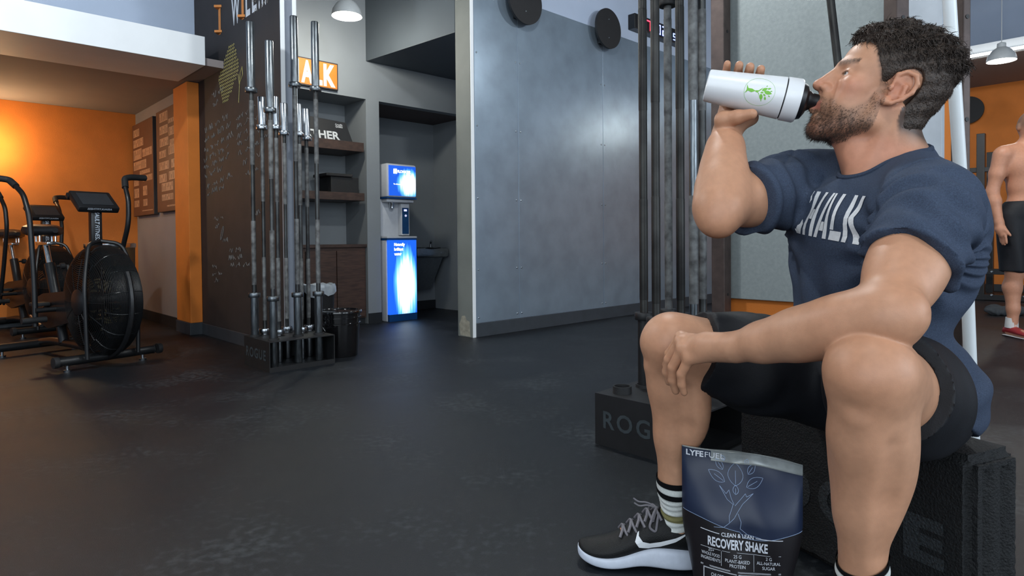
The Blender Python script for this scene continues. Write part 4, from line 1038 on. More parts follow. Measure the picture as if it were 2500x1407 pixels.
# feet inside the shoes
def foot(A_, d, L=.19): body.rc(A_ + v3(0, 0, -.03), A_ + np.array(d) * L + v3(0, 0, -.055), .036, .024, .02)
RFD = nrm((-.985, .12, 0)); LFD = nrm((-.80, -.60, 0))
body = main.child((.26, .86, -.01), (1.02, 1.46, .74)); left_leg = body
thigh(LH, LK, .098, .062); shank(LK, LA, v3(.72, .69, 0), v3(.12, -.99, 0), .062, .068, .032, bk=.022); foot(LA, LFD)
body = main.child((.10, 1.30, -.01), (1.02, 1.74, .74)); right_leg = body
thigh(RH, RK, .098, .063); shank(RK, RA, v3(.98, .10, 0), v3(.10, -.99, 0), .063, .064, .036, bk=.034); foot(RA, RFD)
body = main
for g_ in (left_leg, right_leg, right_arm, left_arm): body.merge(g_, .004)
# ---- head
e = lambda f, s_, u, rf, rs, ru, k=.012, op='u': body.ell(hd(f, s_, u), HX, (rf * HS, rs * HS, ru * HS), k, op)
c_ = lambda a, b, r1, r2, k=.008, op='u': body.rc(hd(*a), hd(*b), r1 * HS, r2 * HS, k, op)
e(-.014, 0, .049, .092, .075, .084, .02)
e(.036, 0, .052, .056, .064, .058, .03)
e(.042, 0, -.012, .052, .058, .066, .03)
e(.040, 0, -.060, .056, .050, .040, .03)
for sd in (1, -1):
    c_((.006, sd * .056, -.022), (.010, sd * .053, -.062), .016, .016, .02)
    c_((.010, sd * .052, -.064), (.082, sd * .016, -.098), .016, .017, .02)
    c_((.088, sd * .010, .040), (.066, sd * .045, .036), .0115, .010, .012)        # brow
    e(.062, sd * .046, -.006, .022, .018, .018, .018)                              # cheek bone
    e(.055, sd * .038, -.040, .030, .018, .030, .02)
    c_((.098, sd * .012, -.026), (.092, sd * .020, -.048), .008, .010, .01)        # nasolabial
e(.084, 0, -.048, .024, .028, .028, .016)
e(.090, 0, -.096, .019, .020, .019, .014)                                           # chin
for sd in (1, -1):
    e(.094, sd * .0325, .0185, .015, .017, .0115, .010, 's')                        # eye socket
    e(.074, sd * .0325, .017, .0145, .0150, .0140, .006)                            # lids over the eyeball
    e(.086, sd * .0335, .0165, .0095, .0135, .0042, .0015, 's')                     # eye slit
    c_((.0868, sd * .019, .0225), (.081, sd * .046, .0205), .0026, .0026, .003)     # upper lid fold
c_((.091, 0, .036), (.116, 0, -.006), .0075, .0100, .010); c_((.084, 0, .024), (.097, 0, -.014), .0120, .0150, .010)                           # nose bridge
e(.118, 0, -.0115, .0125, .0110, .0110, .006)
for sd in (1, -1):
    e(.104, sd * .0130, -.0150, .0125, .0075, .0090, .005)
    e(.108, sd * .0075, -.0240, .0055, .0035, .0030, .002, 's')                     # nostril
c_((.103, 0, -.026), (.105, 0, -.040), .0070, .0075, .008)
for sd in (1, -1):
    c_((.1125, 0, -.0455), (.098, sd * .0215, -.0525), .0062, .0035, .004)          # upper lip
    c_((.1105, 0, -.0610), (.097, sd * .0200, -.0550), .0072, .0035, .004)          # lower lip
e(.098, 0, -.0765, .010, .018, .007, .008)
c_((.118, 0, -.0535), (.090, 0, -.0535), .0022, .0020, .002, 's')
for sd in (1, -1):   # ears, tilted back
    ear_u = nrm(HU - HF * .28); ear_f = nrm(HF + HU * .28)
    def ee(f, u, o): return hd(-.006, sd * (.074 + o), .004) + (ear_f * f + ear_u * u) * HS
    EX = [ear_f, HL, ear_u]
    body.ell(ee(-.006, .004, .004), EX, (.018 * HS, .007 * HS, .030 * HS), .006)
    ring = [(.010, -.024), (.014, -.010), (.010, .004), (.014, .022), (.004, .034), (-.012, .034), (-.023, .022), (-.025, .004), (-.018, -.016), (-.006, -.032), (.006, -.032)]
    pts = [ee(a, b, .011 + (-.004 if a > 0 else .003)) for a, b in ring]
    body.chain(pts[2:], [.0042 * HS] * 9, .003)
    body.ell(ee(.002, -.030, .008), EX, (.009 * HS, .0055 * HS, .010 * HS), .004)    # lobe
    body.ell(ee(.001, -.002, .013), EX, (.011 * HS, .007 * HS, .013 * HS), .003, 's')  # concha
    body.ell(ee(-.006, .019, .013), EX, (.012 * HS, .0055 * HS, .009 * HS), .003, 's')
    body.ell(ee(.011, -.006, .011), EX, (.005 * HS, .004 * HS, .008 * HS), .003)      # tragus
    body.rc(ee(-.014, -.010, .011), ee(-.010, .010, .011), .0038 * HS, .0038 * HS, .003)
V, Q = body.mesh()
V = relax(V, Q, 1, .35)
# ---- skin colour: lips, beard shadow, brows, hairline
hf, hl, hu = hloc(V)
skin = np.array(lin((184, 134, 104))); ruddy = np.array(lin((190, 118, 94))); pale = np.array(lin((194, 152, 124)))
rng = np.random.RandomState(4)
def fbm(V, sc, seed=0, n=6):
    r_ = np.random.RandomState(seed); out = np.zeros(len(V))
    for i in range(n):
        d = r_.normal(size=3); d /= np.linalg.norm(d); out += np.sin(V @ d * sc * (1 + .35 * i) + r_.uniform(0, 7)) / (1 + .25 * i)
    return out / n
mixv = np.clip(.5 + .9 * fbm(V, 22, 1), 0, 1)[:, None]
col = skin * mixv + (pale * .5 + skin * .5) * (1 - mixv)
inhead = (V[:, 2] > .96) & (np.abs(hf) < .16) & (np.abs(hl) < .10) & (hu > -.135)
cheek = np.exp(-(((hf - .07) / .03) ** 2 + ((hu + .012) / .028) ** 2)) * inhead
nose = np.exp(-(((hf - .118) / .016) ** 2 + ((hu + .014) / .02) ** 2 + (hl / .02) ** 2)) * inhead
earm = np.exp(-(((hf + .008) / .025) ** 2 + ((hu - .002) / .035) ** 2)) * (np.abs(hl) > .068) * inhead
neckr = sstep(V[:, 2], .90, .95) * (1 - sstep(hu, -.10, -.06)) * (V[:, 2] > .88) * (np.abs((V - HO) @ Fh) < .16) * (np.abs((V - HO) @ HL) < .12)
for m_, w in ((cheek, .45), (nose, .6), (earm, .55), (neckr, .40)): col = col * (1 - w * m_[:, None]) + ruddy * w * m_[:, None]
lip = np.exp(-(((hu + .053) / .0105) ** 4)) * (hf > .096) * (np.abs(hl) < .024) * inhead
col = col * (1 - .75 * lip[:, None]) + np.array(lin((170, 96, 86))) * .75 * lip[:, None]
def pw(x, pts): return np.interp(x, [p[0] for p in pts], [p[1] for p in pts])
beard_top = pw(hf, [(-.03, -.2), (.002, -.2), (.008, .01), (.022, .004), (.034, -.030), (.055, -.048), (.078, -.044), (.088, -.034), (.112, -.030), (.13, -.03)])
beard_bot = pw(hf, [(-.03, -.05), (.01, -.078), (.04, -.108), (.07, -.118), (.12, -.125)])
bm_ = sstep(beard_top - hu, -.004, .012) * sstep(hu - beard_bot, -.010, .006) * inhead * (1 - lip)
bm_ *= np.where((np.abs(hl) < .016) & (hu > -.083) & (hu < -.066), .4, 1)
spots = np.clip(.72 + .5 * fbm(V, 420, 3), .25, 1)
dens = np.clip(.50 + .45 * sstep(-hu, .045, .085), 0, 1)
bcol = np.array(lin((58, 44, 36)))
w_ = (np.clip(bm_ * dens * spots, 0, .88))[:, None]; col = col * (1 - w_) + bcol * w_
brow = np.exp(-(((hu - (.041 + .10 * (.075 - hf))) / .0058) ** 4)) * (hf > .052) * (hf < .100) * (np.abs(hl) > .012) * (np.abs(hl) < .056) * inhead
w_ = (brow * .80 * np.clip(.8 + .5 * fbm(V, 600, 5), .3, 1))[:, None]; col = col * (1 - w_) + bcol * w_
lash = np.exp(-(((hu - .0192) / .0016) ** 2)) * (hf > .076) * (np.abs(np.abs(hl) - .0325) < .014) * inhead
w_ = (lash * .7)[:, None]; col = col * (1 - w_) + bcol * .6 * w_
HL_PTS = [(-.2, -.085), (-.052, -.085), (-.030, -.045), (-.024, .030), (.004, .036), (.010, .012), (.022, .012), (.032, .034), (.044, .052), (.056, .080), (.075, .088), (.2, .088)]
hairline = pw(hf, HL_PTS)
hm = sstep(hu - hairline + .006 * fbm(V, 500, 9), -.014, .008) * inhead * np.clip(sstep(hu, -.08, -.045) + .25, 0, 1) * np.where((np.abs(hl) > .066) & (((hf + .010 + .28 * hu) / .034) ** 2 + ((hu - .004) / .044) ** 2 < 1), 0.0, 1.0)
w_ = (hm * .9)[:, None]; col = col * (1 - w_) + np.array(lin((40, 31, 27))) * w_
moles = [(.42, 1.10, .62), (.36, 1.40, .38)]
kn = v3(*LW)
for s_, (px, py, pz) in enumerate([(.50, 1.08, .675), (.36, 1.41, .40), (.62, 1.0, .70)]):
    w_ = (.5 * np.exp(-(((V - v3(px, py, pz)) ** 2).sum(1)) / .004 ** 2))[:, None]; col = col * (1 - w_) + np.array(lin((110, 60, 50))) * w_
m_skin = M('skin', (200, 150, 120), 0.48, var=0.07, scale=70, vcol='col', sss=0.08, spec=0.4, bump=0.06, bscale=500)
person = thing('person', (float(PC[0]), float(PC[1]), 0.37), 'man in a blue shirt sitting and drinking from a white shaker bottle', 'person')
np_mesh('body', V, Q, m_skin, person, col)
body_tree = BVHTree.FromPolygons([tuple(v) for v in V], [tuple(int(i) for i in q) for q in Q])
# eyeballs
m_eye = M('eye_white', (200, 192, 186), 0.15, var=0.03, vcol='col', coat=0.6)
for sd in (1, -1):
    mb = MB(); c = hd(.0735, sd * .0325, .0165); mb.ball(tuple(c), .0128 * HS, 24, 16)
    o = mb.build('eye', m_eye, person, True); me = o.data
    co = np.array([v.co[:] for v in me.vertices]); d = (co - c) / np.linalg.norm(co - c, axis=1)[:, None]; g = d @ nrm(HF + HL * sd * .15)
    cc = np.where((g > .97)[:, None], np.array(lin((8, 7, 7))), np.where((g > .88)[:, None], np.array(lin((66, 50, 36))), np.array(lin((205, 196, 190)))))
    ca = me.color_attributes.new('col', 'FLOAT_COLOR', 'POINT'); ca.data.foreach_set('color', np.concatenate([cc, np.ones((len(co), 1))], 1).astype(np.float32).ravel())

# ---- hair: scalp cap plus curls
hair = Field(tuple(HO - .20), tuple(HO + .20), 0.0032)
def hfn(X, Y, Z):
    x, y, z = X - HO[0], Y - HO[1], Z - HO[2]
    f = (x * HF[0] + y * HF[1] + z * HF[2]) / HS; l = (x * HL[0] + y * HL[1] + z * HL[2]) / HS; u = (x * HU[0] + y * HU[1] + z * HU[2]) / HS
    top = np.clip((u - .055) / .06, 0, 1); top = top * top * (3 - 2 * top)
    th = .004 + .015 * top + .004 * np.clip((-f - .02) / .06, 0, 1) * np.clip((u + .05) / .05, 0, 1)
    th = th + (.0040 * top + .0008) * (np.sin(f * 190 + 2 * np.sin(l * 150)) * np.sin(l * 170 + 1.3) + np.sin(u * 210 + f * 120))
    d1 = np.sqrt(((f + .014) / .092) ** 2 + (l / .076) ** 2 + ((u - .049) / .084) ** 2); d1 = (d1 - 1) * .085
    d2 = np.sqrt(((f - .036) / .056) ** 2 + (l / .064) ** 2 + ((u - .052) / .058) ** 2); d2 = (d2 - 1) * .057
    d3 = np.sqrt(((f + .040) / .048) ** 2 + (l / .060) ** 2 + ((u + .035) / .07) ** 2); d3 = (d3 - 1) * .058
    hh = np.maximum(.03 - np.abs(d1 - d2), 0) / .03; d = np.minimum(d1, d2) - hh * hh * .0075
    hh = np.maximum(.03 - np.abs(d - d3), 0) / .03; d = np.minimum(d, d3) - hh * hh * .0075
    line = np.interp(f.ravel(), [p[0] for p in HL_PTS], [p[1] for p in HL_PTS]).reshape(f.shape)
    fade = np.clip((u - line) / .030, 0, 1)
    de = (np.sqrt(((f + .012 + .28 * u) / .030) ** 2 + ((u - .004) / .046) ** 2) - 1) * .034; de = np.where(np.abs(l) > .045, de, 1.0)
    return np.maximum(np.maximum(d - th * (.25 + .75 * fade) * HS, (line - u) * .7), -de).astype(np.float32)
hair.g = hfn(hair.ax[0][:, None, None], hair.ax[1][None, :, None], hair.ax[2][None, None, :])
HV, HQ = hair.mesh(); HV = relax(HV, HQ, 1, .4)
m_hair = M('dark_brown_hair', (60, 48, 40), 0.55, var=0.45, scale=120, bump=0.6, bscale=260, spec=0.4)
ho = np_mesh('hair', HV, HQ, m_hair, person)
hn = vnormals(HV, HQ); f_, l_, u_ = hloc(HV); rs = np.random.RandomState(8)
outer = np.where(((hn * (HV - hd(-.01, 0, .04))).sum(1) > .02) & (u_ > pw(f_, HL_PTS) + .004) & ~((np.abs(l_) > .045) & (((f_ + .012 + .28 * u_) / .034) ** 2 + ((u_ - .004) / .050) ** 2 < 1)))[0]
cv = []; cf = []
for k in range(9500):
    i = outer[rs.randint(len(outer))]; p = HV[i]; n_ = hn[i]; tp = float(np.clip((u_[i] - .05) / .05, 0, 1))
    L = (.010 + .016 * tp) * rs.uniform(.7, 1.3); rad = (.0016 + .0040 * tp) * rs.uniform(.6, 1.3)
    t1 = nrm(np.cross(n_, rs.normal(size=3))); t2 = np.cross(n_, t1); flow = nrm(-HF * .5 - HU * .8 + rs.normal(size=3) * .35); flow = flow - n_ * (flow @ n_) * .8
    ph = rs.uniform(0, 6.28); base = len(cv); nseg = 6; w = .00085 + .0006 * tp
    for j in range(nseg):
        t = j / (nseg - 1); an = ph + t * (1.5 + 4.0 * tp)
        q = p - n_ * .002 + n_ * (L * .45 * t * (1.2 - .7 * t)) + flow * L * .85 * t + (t1 * math.cos(an) + t2 * math.sin(an)) * rad * t
        ww = w * (1 - .75 * t)
        cv += [q + t1 * ww, q - t1 * ww * .5 + t2 * ww * .87, q - t1 * ww * .5 - t2 * ww * .87]
        if j: b0 = base + 3 * (j - 1); cf += [(b0, b0 + 1, b0 + 4, b0 + 3), (b0 + 1, b0 + 2, b0 + 5, b0 + 4), (b0 + 2, b0, b0 + 3, b0 + 5)]
st = np_mesh('hair_curls', np.array(cv), np.array(cf), m_hair, ho); st['kind'] = 'stuff'
# ---- beard and brow hairs
cand = np.where((bm_ * dens > .25) & (rng.rand(len(V)) < 1))[0]; nb = vnormals(V, Q)
cv = []; cf = []
cb = np.where(brow > .5)[0]
for k in range(4600):
    isb = k > 4000
    i = (cb if isb else cand)[rs.randint(len(cb if isb else cand))]; p = V[i]; n_ = nb[i]
    thick = 1.0 if isb else float(dens[i])
    if not isb and rs.rand() > thick: continue
    fl_ = (nrm(-HF * .9 + HU * .3) if isb else nrm(-HU * .8 + HF * .35)) + rs.normal(size=3) * .35; L = (.0055 if isb else .0035 + .006 * max(0, thick - .5)) * rs.uniform(.6, 1.3)
    t1 = nrm(np.cross(n_, fl_)); base = len(cv); w = .00034
    for j in range(3):
        t = j / 2; q = p - n_ * .0004 + (n_ * .55 * (1 - .4 * t) + fl_ * .8) * L * t; ww = w * (1 - .7 * t)
        cv += [q + t1 * ww, q - t1 * ww, q + np.cross(t1, n_) * ww]
        if j: b0 = base + 3 * (j - 1); cf += [(b0, b0 + 1, b0 + 4, b0 + 3), (b0 + 1, b0 + 2, b0 + 5, b0 + 4), (b0 + 2, b0, b0 + 3, b0 + 5)]
st = np_mesh('beard_stubble', np.array(cv), np.array(cf), m_hair, person); st['kind'] = 'stuff'

# ---- t-shirt
m_shirt = M('heathered_navy_cotton', (60, 70, 88), 0.85, var=0.28, scale=480, bump=0.25, bscale=900, spec=0.15, det=2)
sh = Field((.38, .98, .36), (1.12, 1.76, 1.04), 0.0034)
torso(sh, .012, .055)
sh.ell(PC + SP * .01 - TFs * .020, TX, (.125, .192, .10), .05); sh.ell(PC - TFs * .075 - SP * .02, TX, (.095, .165, .10), .05)
def sleeve(S_, E_, t1, r0, r1):
    d = E_ - S_; sh.rc(S_ - d * .02, S_ + d * t1, r0, r1, .03)
    sh.ell(S_ + d * .10, [nrm(d), nrm(np.cross(d, (0, 0, 1))), nrm(np.cross(d, np.cross(d, (0, 0, 1))))], (.09, .067, .067), .03)
sleeve(LS, LE, .64, .062, .068); sleeve(RS, RE, .80, .076, .072)
upper_arm(sh, LS, LE, .060, .047, TL, TF, g=.009); upper_arm(sh, RS, RE, .058, .047, -TL, v3(0, 0, 1), g=.010)
def cut_sleeve(S_, E_, t, tilt):
    d = nrm(E_ - S_); n = nrm(d + np.array(tilt)); p = S_ + (E_ - S_) * t
    p32 = p.astype(np.float32)
    X, Y, Z = sh.ax[0][:, None, None], sh.ax[1][None, :, None], sh.ax[2][None, None, :]
    pl = (X - p[0]) * n[0] + (Y - p[1]) * n[1] + (Z - p[2]) * n[2]
    t_ = (X - S_[0]) * d[0] + (Y - S_[1]) * d[1] + (Z - S_[2]) * d[2]
    rad = np.sqrt(np.maximum((X - S_[0]) ** 2 + (Y - S_[1]) ** 2 + (Z - S_[2]) ** 2 - t_ ** 2, 0))
    sh.g = np.where(rad < .14, np.maximum(sh.g, pl), sh.g).astype(np.float32)
# the far torso is further than 14 cm from either arm axis beyond the cut
cut_sleeve(RS, RE, .70, (0, 0, 0))
cut_sleeve(LS, LE, .56, (0, 0, 0))
# neck opening
NK = [nrm(C7 - NOTCH), TL, nrm(np.cross(C7 - NOTCH, TL))]
sh.ell((C7 + NOTCH) / 2 + SP * .045 + TFs * .012, NK, (.108, .083, .075), .006, 's')
sh.ell(LH + v3(.030, .0, .035), np.eye(3), (.115, .115, .10), .04)
sh.plane((.93, 0, .395), nrm((-.72, .0, -1.1)))
# hollow it where the body is
def sample_body(X, Y, Z):
    ix = np.clip(((X - body.lo[0]) / body.h), 0, body.n[0] - 1).astype(int); iy = np.clip(((Y - body.lo[1]) / body.h), 0, body.n[1] - 1).astype(int); iz = np.clip(((Z - body.lo[2]) / body.h), 0, body.n[2] - 1).astype(int)
    return body.g[ix, iy, iz]
bd_ = sample_body(sh.ax[0][:, None, None], sh.ax[1][None, :, None], sh.ax[2][None, None, :])
sh.g = np.maximum(sh.g, -(bd_ + .003)).astype(np.float32)
sh.g = np.minimum(sh.g, .06)
SV, SQ = sh.mesh(); SV = relax(SV, SQ, 2, .4)
sn = vnormals(SV, SQ)
def folds(V):
    d = V - PC; f = d @ TFs; l = d @ TL; u = d @ SP
    out = np.zeros(len(V))
    # drag lines from each armpit across the chest
    for S_, w in ((LS, 1.0), (RS, 1.2)):
        ap = S_ - TU * .10 + TFs * .02; r_ = V - ap; dist = np.linalg.norm(r_, axis=1); an = np.arctan2(r_ @ SP, np.abs(r_ @ TL) + .3 * (r_ @ TFs))
        out += w * .0058 * np.sin(an * 15 + 9 * dist) * np.exp(-((dist - .09) / .075) ** 2)
    # slack folds round the waist
    out += .0030 * np.sin(u * 80 + 14 * f + 1.2 * np.sin(l * 22) + 2.0 * np.sin(f * 18)) * (1 - sstep(u, .10, .22))
    # long vertical hang folds on the belly
    out += .0042 * np.sin(l * 70 + 8 * u + 1.0) * sstep(f, .03, .09) * (1 - sstep(u, .22, .32))
    # wrinkles across the sleeves
    for S_, E_ in ((LS, LE), (RS, RE)):
        dd = nrm(E_ - S_); t = (V - S_) @ dd; near = np.exp(-((np.linalg.norm(V - S_ - np.outer(t, dd), axis=1) - .08) / .05) ** 2) * sstep(t, .0, .05) * (t < .26)
        out += .0046 * near * np.sin(t * 120 + 10 * ((V - S_) @ TFs) + 3 * np.sin((V - S_) @ TL * 30))
    # armhole seam
    return out
def seam(V):
    out = np.zeros(len(V))
    for S_, E_, sd in ((LS, LE, 1), (RS, RE, -1)):
        dd = nrm(E_ - S_); t = (V - S_) @ nrm(dd * .55 + TL * sd * .85); out -= .0028 * np.exp(-((t + .012) / .0045) ** 2) * (np.linalg.norm(V - S_, axis=1) < .15)
    return out
SV = SV + sn * (folds(SV) + seam(SV))[:, None]
shirt = np_mesh('t_shirt', SV, SQ, m_shirt, person)
# collar rib: tube loop following the opening found on the shirt
shirt_tree = BVHTree.FromPolygons([tuple(v) for v in SV], [tuple(int(i) for i in q) for q in SQ])
m_rib = M('navy_collar_rib', (54, 63, 80), 0.85, var=0.2, scale=300, bump=0.3, bscale=800, spec=.15)
lp = []
nc = (C7 + NOTCH) / 2 + SP * .012 + TFs * .010
for k in range(48):
    an = 2 * math.pi * k / 48; q = nc + NK[0] * math.cos(an) * .098 + NK[1] * math.sin(an) * .077 + SP * .0
    loc, no, ix, ds = shirt_tree.find_nearest(Vector(q)); lp.append(np.array(loc))
lp = np.array(lp)
for _ in range(3): lp = (np.roll(lp, 1, 0) + lp * 2 + np.roll(lp, -1, 0)) / 4
MB().tube([tuple(p) for p in lp], .0062, 8, closed=True).build('collar', m_rib, shirt, True)
# printed lettering laid on the chest
m_prt = M('white_screen_print', (214, 216, 218), 0.8, var=0.10, scale=200, spec=.2)
GLY = {'C': [[(.28, 1), (.85, 1), (1, .8), (.68, .66), (.60, .78), (.30, .78), (.30, .62), (0, .62), (0, .80)], [(0, .52), (.30, .46), (.30, .22), (.62, .22), (.68, .34), (1, .24), (.85, 0), (.25, 0), (0, .18)]],
       'H': [[(0, 0), (.30, 0), (.30, 1), (0, 1)], [(.70, 0), (1, 0), (1, 1), (.70, 1)], [(.34, .38), (.66, .38), (.66, .60), (.34, .60)]],
       'A': [[(0, 0), (.28, 0), (.50, 1), (.34, 1)], [(.72, 0), (1, 0), (.70, 1), (.55, 1)], [(.34, .16), (.66, .16), (.62, .36), (.40, .36)]],
       'L': [[(0, .22), (.32, .22), (.32, 1), (0, 1)], [(.05, 0), (1, 0), (1, .20), (.05, .20)]],
       'K': [[(0, 0), (.30, 0), (.30, 1), (0, 1)], [(.34, .52), (.74, 1), (1.1, 1), (.66, .54), (1.12, 0), (.76, 0), (.36, .46)]]}
def tess(poly, n=7):
    """fine grid fan so lettering can follow cloth: triangulate then subdivide"""
    bm = bmesh.new(); vs = [bm.verts.new((x, y, 0)) for x, y in poly]; bm.faces.new(vs)
    bmesh.ops.triangulate(bm, faces=bm.faces[:])
    for _ in range(3): bmesh.ops.subdivide_edges(bm, edges=[e_ for e_ in bm.edges if e_.calc_length() > .10], cuts=1, use_grid_fill=True)
    bmesh.ops.triangulate(bm, faces=bm.faces[:])
    bm.verts.index_update(); r_ = ([v.co[:2] for v in bm.verts], [[v.index for v in f.verts] for f in bm.faces]); bm.free(); return r_
def lay(mb, pts2, fs, origin, xd, yd, cast, tree, off):
    out = []
    for (x, y) in pts2:
        o = Vector(origin) + Vector(xd) * x + Vector(yd) * y
        hit = tree.ray_cast(o, Vector(cast), .5)
        out.append((hit[0] - Vector(cast) * off) if hit[0] is not None else tree.find_nearest(o + Vector(cast) * .05)[0] - Vector(cast) * off)
    mb.add(out, fs)
def seg_dist(P, a, b):
    ab_ = b - a; t_ = np.clip(((P - a) @ ab_) / (ab_ @ ab_), .12, 1); return np.linalg.norm(P - a - t_[:, None] * ab_, axis=1)
_keep = (seg_dist(SV, RS, RE) > .098) & (seg_dist(SV, LS, LE) > .085)
chest_tree = BVHTree.FromPolygons([tuple(v) for v in SV], [tuple(int(i) for i in q) for q in SQ[_keep[SQ].all(1)]])
CH_O = PC + SP * .385 + TFs * .225 + TL * .013
TXX = nrm(TL * math.cos(R(8)) - SP * math.sin(R(8))); TXY = nrm(SP * math.cos(R(4)) + TL * math.sin(R(4)))
TXT_W, TXT_H = .190, .096
cx = 0.0
for ch, w in (('C', .95), ('H', 1.0), ('A', 1.1), ('L', .85), ('K', 1.0)):
    mb = MB(); ww = w * TXT_W / 5.6
    for poly in GLY[ch]:
        p2, fs = tess(poly)
        lay(mb, [(cx - TXT_W / 2 + x * ww, y * TXT_H - TXT_H / 2) for x, y in p2], fs, CH_O, TXX, TXY, -TFs, chest_tree, .0016)
    mb.build('printed_letter', m_prt, shirt)
    cx += ww + TXT_W * .026

# ---- shorts
m_short = M('black_sports_fabric', (20, 22, 27), 0.62, var=0.2, scale=30, bump=0.12, bscale=500, spec=.3)
so = Field((.30, .92, .33), (1.06, 1.74, .72), 0.0036)
so.ell(PC + TFs * .012 + SP * .03, TX, (.136, .186, .145), .05)
for H_, K_, t, r0, r1 in ((LH, LK, .66, .112, .098), (RH, RK, .84, .112, .090)):
    d = K_ - H_; so.chain([H_ + d * .02, H_ + d * t * .6, H_ + d * (t + .1)], [r0, (r0 + r1) / 2 + .006, r1], .04)
for H_, K_, t, tl in ((LH, LK, .66, (.0, 0, -.10)), (RH, RK, .84, (0, 0, -.05))):
    d = nrm(K_ - H_); n = nrm(d + np.array(tl)); p = H_ + (K_ - H_) * t
    X, Y, Z = so.ax[0][:, None, None], so.ax[1][None, :, None], so.ax[2][None, None, :]
    pl = (X - p[0]) * n[0] + (Y - p[1]) * n[1] + (Z - p[2]) * n[2]; t_ = (X - H_[0]) * d[0] + (Y - H_[1]) * d[1] + (Z - H_[2]) * d[2]
    rad = np.sqrt(np.maximum((X - H_[0]) ** 2 + (Y - H_[1]) ** 2 + (Z - H_[2]) ** 2 - t_ ** 2, 0)); so.g = np.where(rad < .17, np.maximum(so.g, pl), so.g).astype(np.float32)
so.plane((0, 0, .362), (0, 0, -1)); so.plane((0, 0, .63), (0, 0, 1))
bd_ = sample_body(so.ax[0][:, None, None], so.ax[1][None, :, None], so.ax[2][None, None, :])
so.g = np.minimum(np.maximum(so.g, -(bd_ + .003)), .06).astype(np.float32)
OV, OQ = so.mesh(); OV = relax(OV, OQ, 2, .4); on_ = vnormals(OV, OQ)
dd = OV - PC
OV = OV + on_ * (.0035 * np.sin((dd @ TL) * 60 + (dd @ TFs) * 35 + 2 * np.sin(dd @ TFs * 25)) * sstep(OV[:, 2], .38, .42))[:, None]
shorts = np_mesh('shorts', OV, OQ, m_short, person)
short_tree = BVHTree.FromPolygons([tuple(v) for v in OV], [tuple(int(i) for i in q) for q in OQ])
# small round emblem on the thigh
mb = MB(); d = nrm(LK - LH); o0 = LH + (LK - LH) * .42
sdv = nrm(np.cross(d, (0, 0, 1))); sdv = sdv if sdv[1] < 0 else -sdv
def ring2d(r0, r1, a0, a1, n=16): 
    return [(r0 * math.cos(R(a0 + (a1 - a0) * i / n)), r0 * math.sin(R(a0 + (a1 - a0) * i / n))) for i in range(n + 1)] + [(r1 * math.cos(R(a0 + (a1 - a0) * i / n)), r1 * math.sin(R(a0 + (a1 - a0) * i / n))) for i in range(n, -1, -1)]
cast = nrm(v3(-.35, .9, .15))
for poly in (ring2d(.010, .0118, -60, 250), ring2d(.0045, .006, 20, 300)):
    pts = [(x, y * .8) for x, y in poly]; n = len(pts) // 2
    lay(mb, pts, [(i, i + 1, len(pts) - 2 - i, len(pts) - 1 - i) for i in range(n - 1)], PC + v3(.075, -.20, .01), nrm((.93, .35, 0)), (0, 0, 1), cast, short_tree, .0012)
mb.build('emblem', M('grey_reflective_print', (120, 128, 140), .5), shorts)

# ---- socks
m_sock = M('striped_crew_sock', (200, 200, 196), 0.9, var=0.10, scale=300, vcol='col', bump=.3, bscale=600, spec=.1)
def sock(K_, A_, ztop, bands, tiltd, back):
    d = K_ - A_; ax = nrm(d); b = nrm(np.array(back) - ax * (np.array(back) @ ax)); sd = np.cross(ax, b)
    n = 40; rows = 60; vs = []; cc = []; t1 = (ztop - A_[2]) / d[2]; t0 = .005
    for j in range(rows + 1):
        u = j / rows; t = t0 + (t1 - t0) * u; c = A_ + d * t
        for k in range(n):
            an = 2 * math.pi * k / n; dirv = b * math.cos(an) + sd * math.sin(an)
            hit = body_tree.ray_cast(Vector(c + dirv * .16), Vector(-dirv), .16)
            r = (.16 - hit[3]) if hit[0] is not None else .04
            r += .0035 + .0016 * math.sin(u * 55 + 2 * math.sin(an * 2)) * (.3 + (u < .75)) * .6
            p = c + dirv * r + ax * (tiltd * math.cos(an + .6) * u * u)
            vs.append(p)
            w = bands[-1][1]
            for lim, cl in bands:
                if u <= lim: w = cl; break
            cc.append(np.array(lin(w)))
    for k in range(n): vs.append(vs[rows * n + k] * .985 + (A_ + d * t1) * .015 - ax * .006); cc.append(cc[rows * n + k])
    fs = [(j * n + k, j * n + (k + 1) % n, (j + 1) * n + (k + 1) % n, (j + 1) * n + k) for j in range(rows + 1) for k in range(n)]
    return np_mesh('sock', np.array(vs), np.array(fs), m_sock, person, np.array(cc))
Wt, Bk, Ol = (208, 212, 208), (16, 16, 18), (128, 124, 84)
sock(RK, RA, .232, [(.17, Wt), (.33, Ol), (.66, Wt), (.78, Bk), (.885, Wt), (1.0, Bk)], .0, v3(1, 0, 0))
sock(LK, LA, .262, [(.72, Wt), (.84, Bk), (.93, Wt), (1, Bk)], .012, v3(.72, .69, 0))

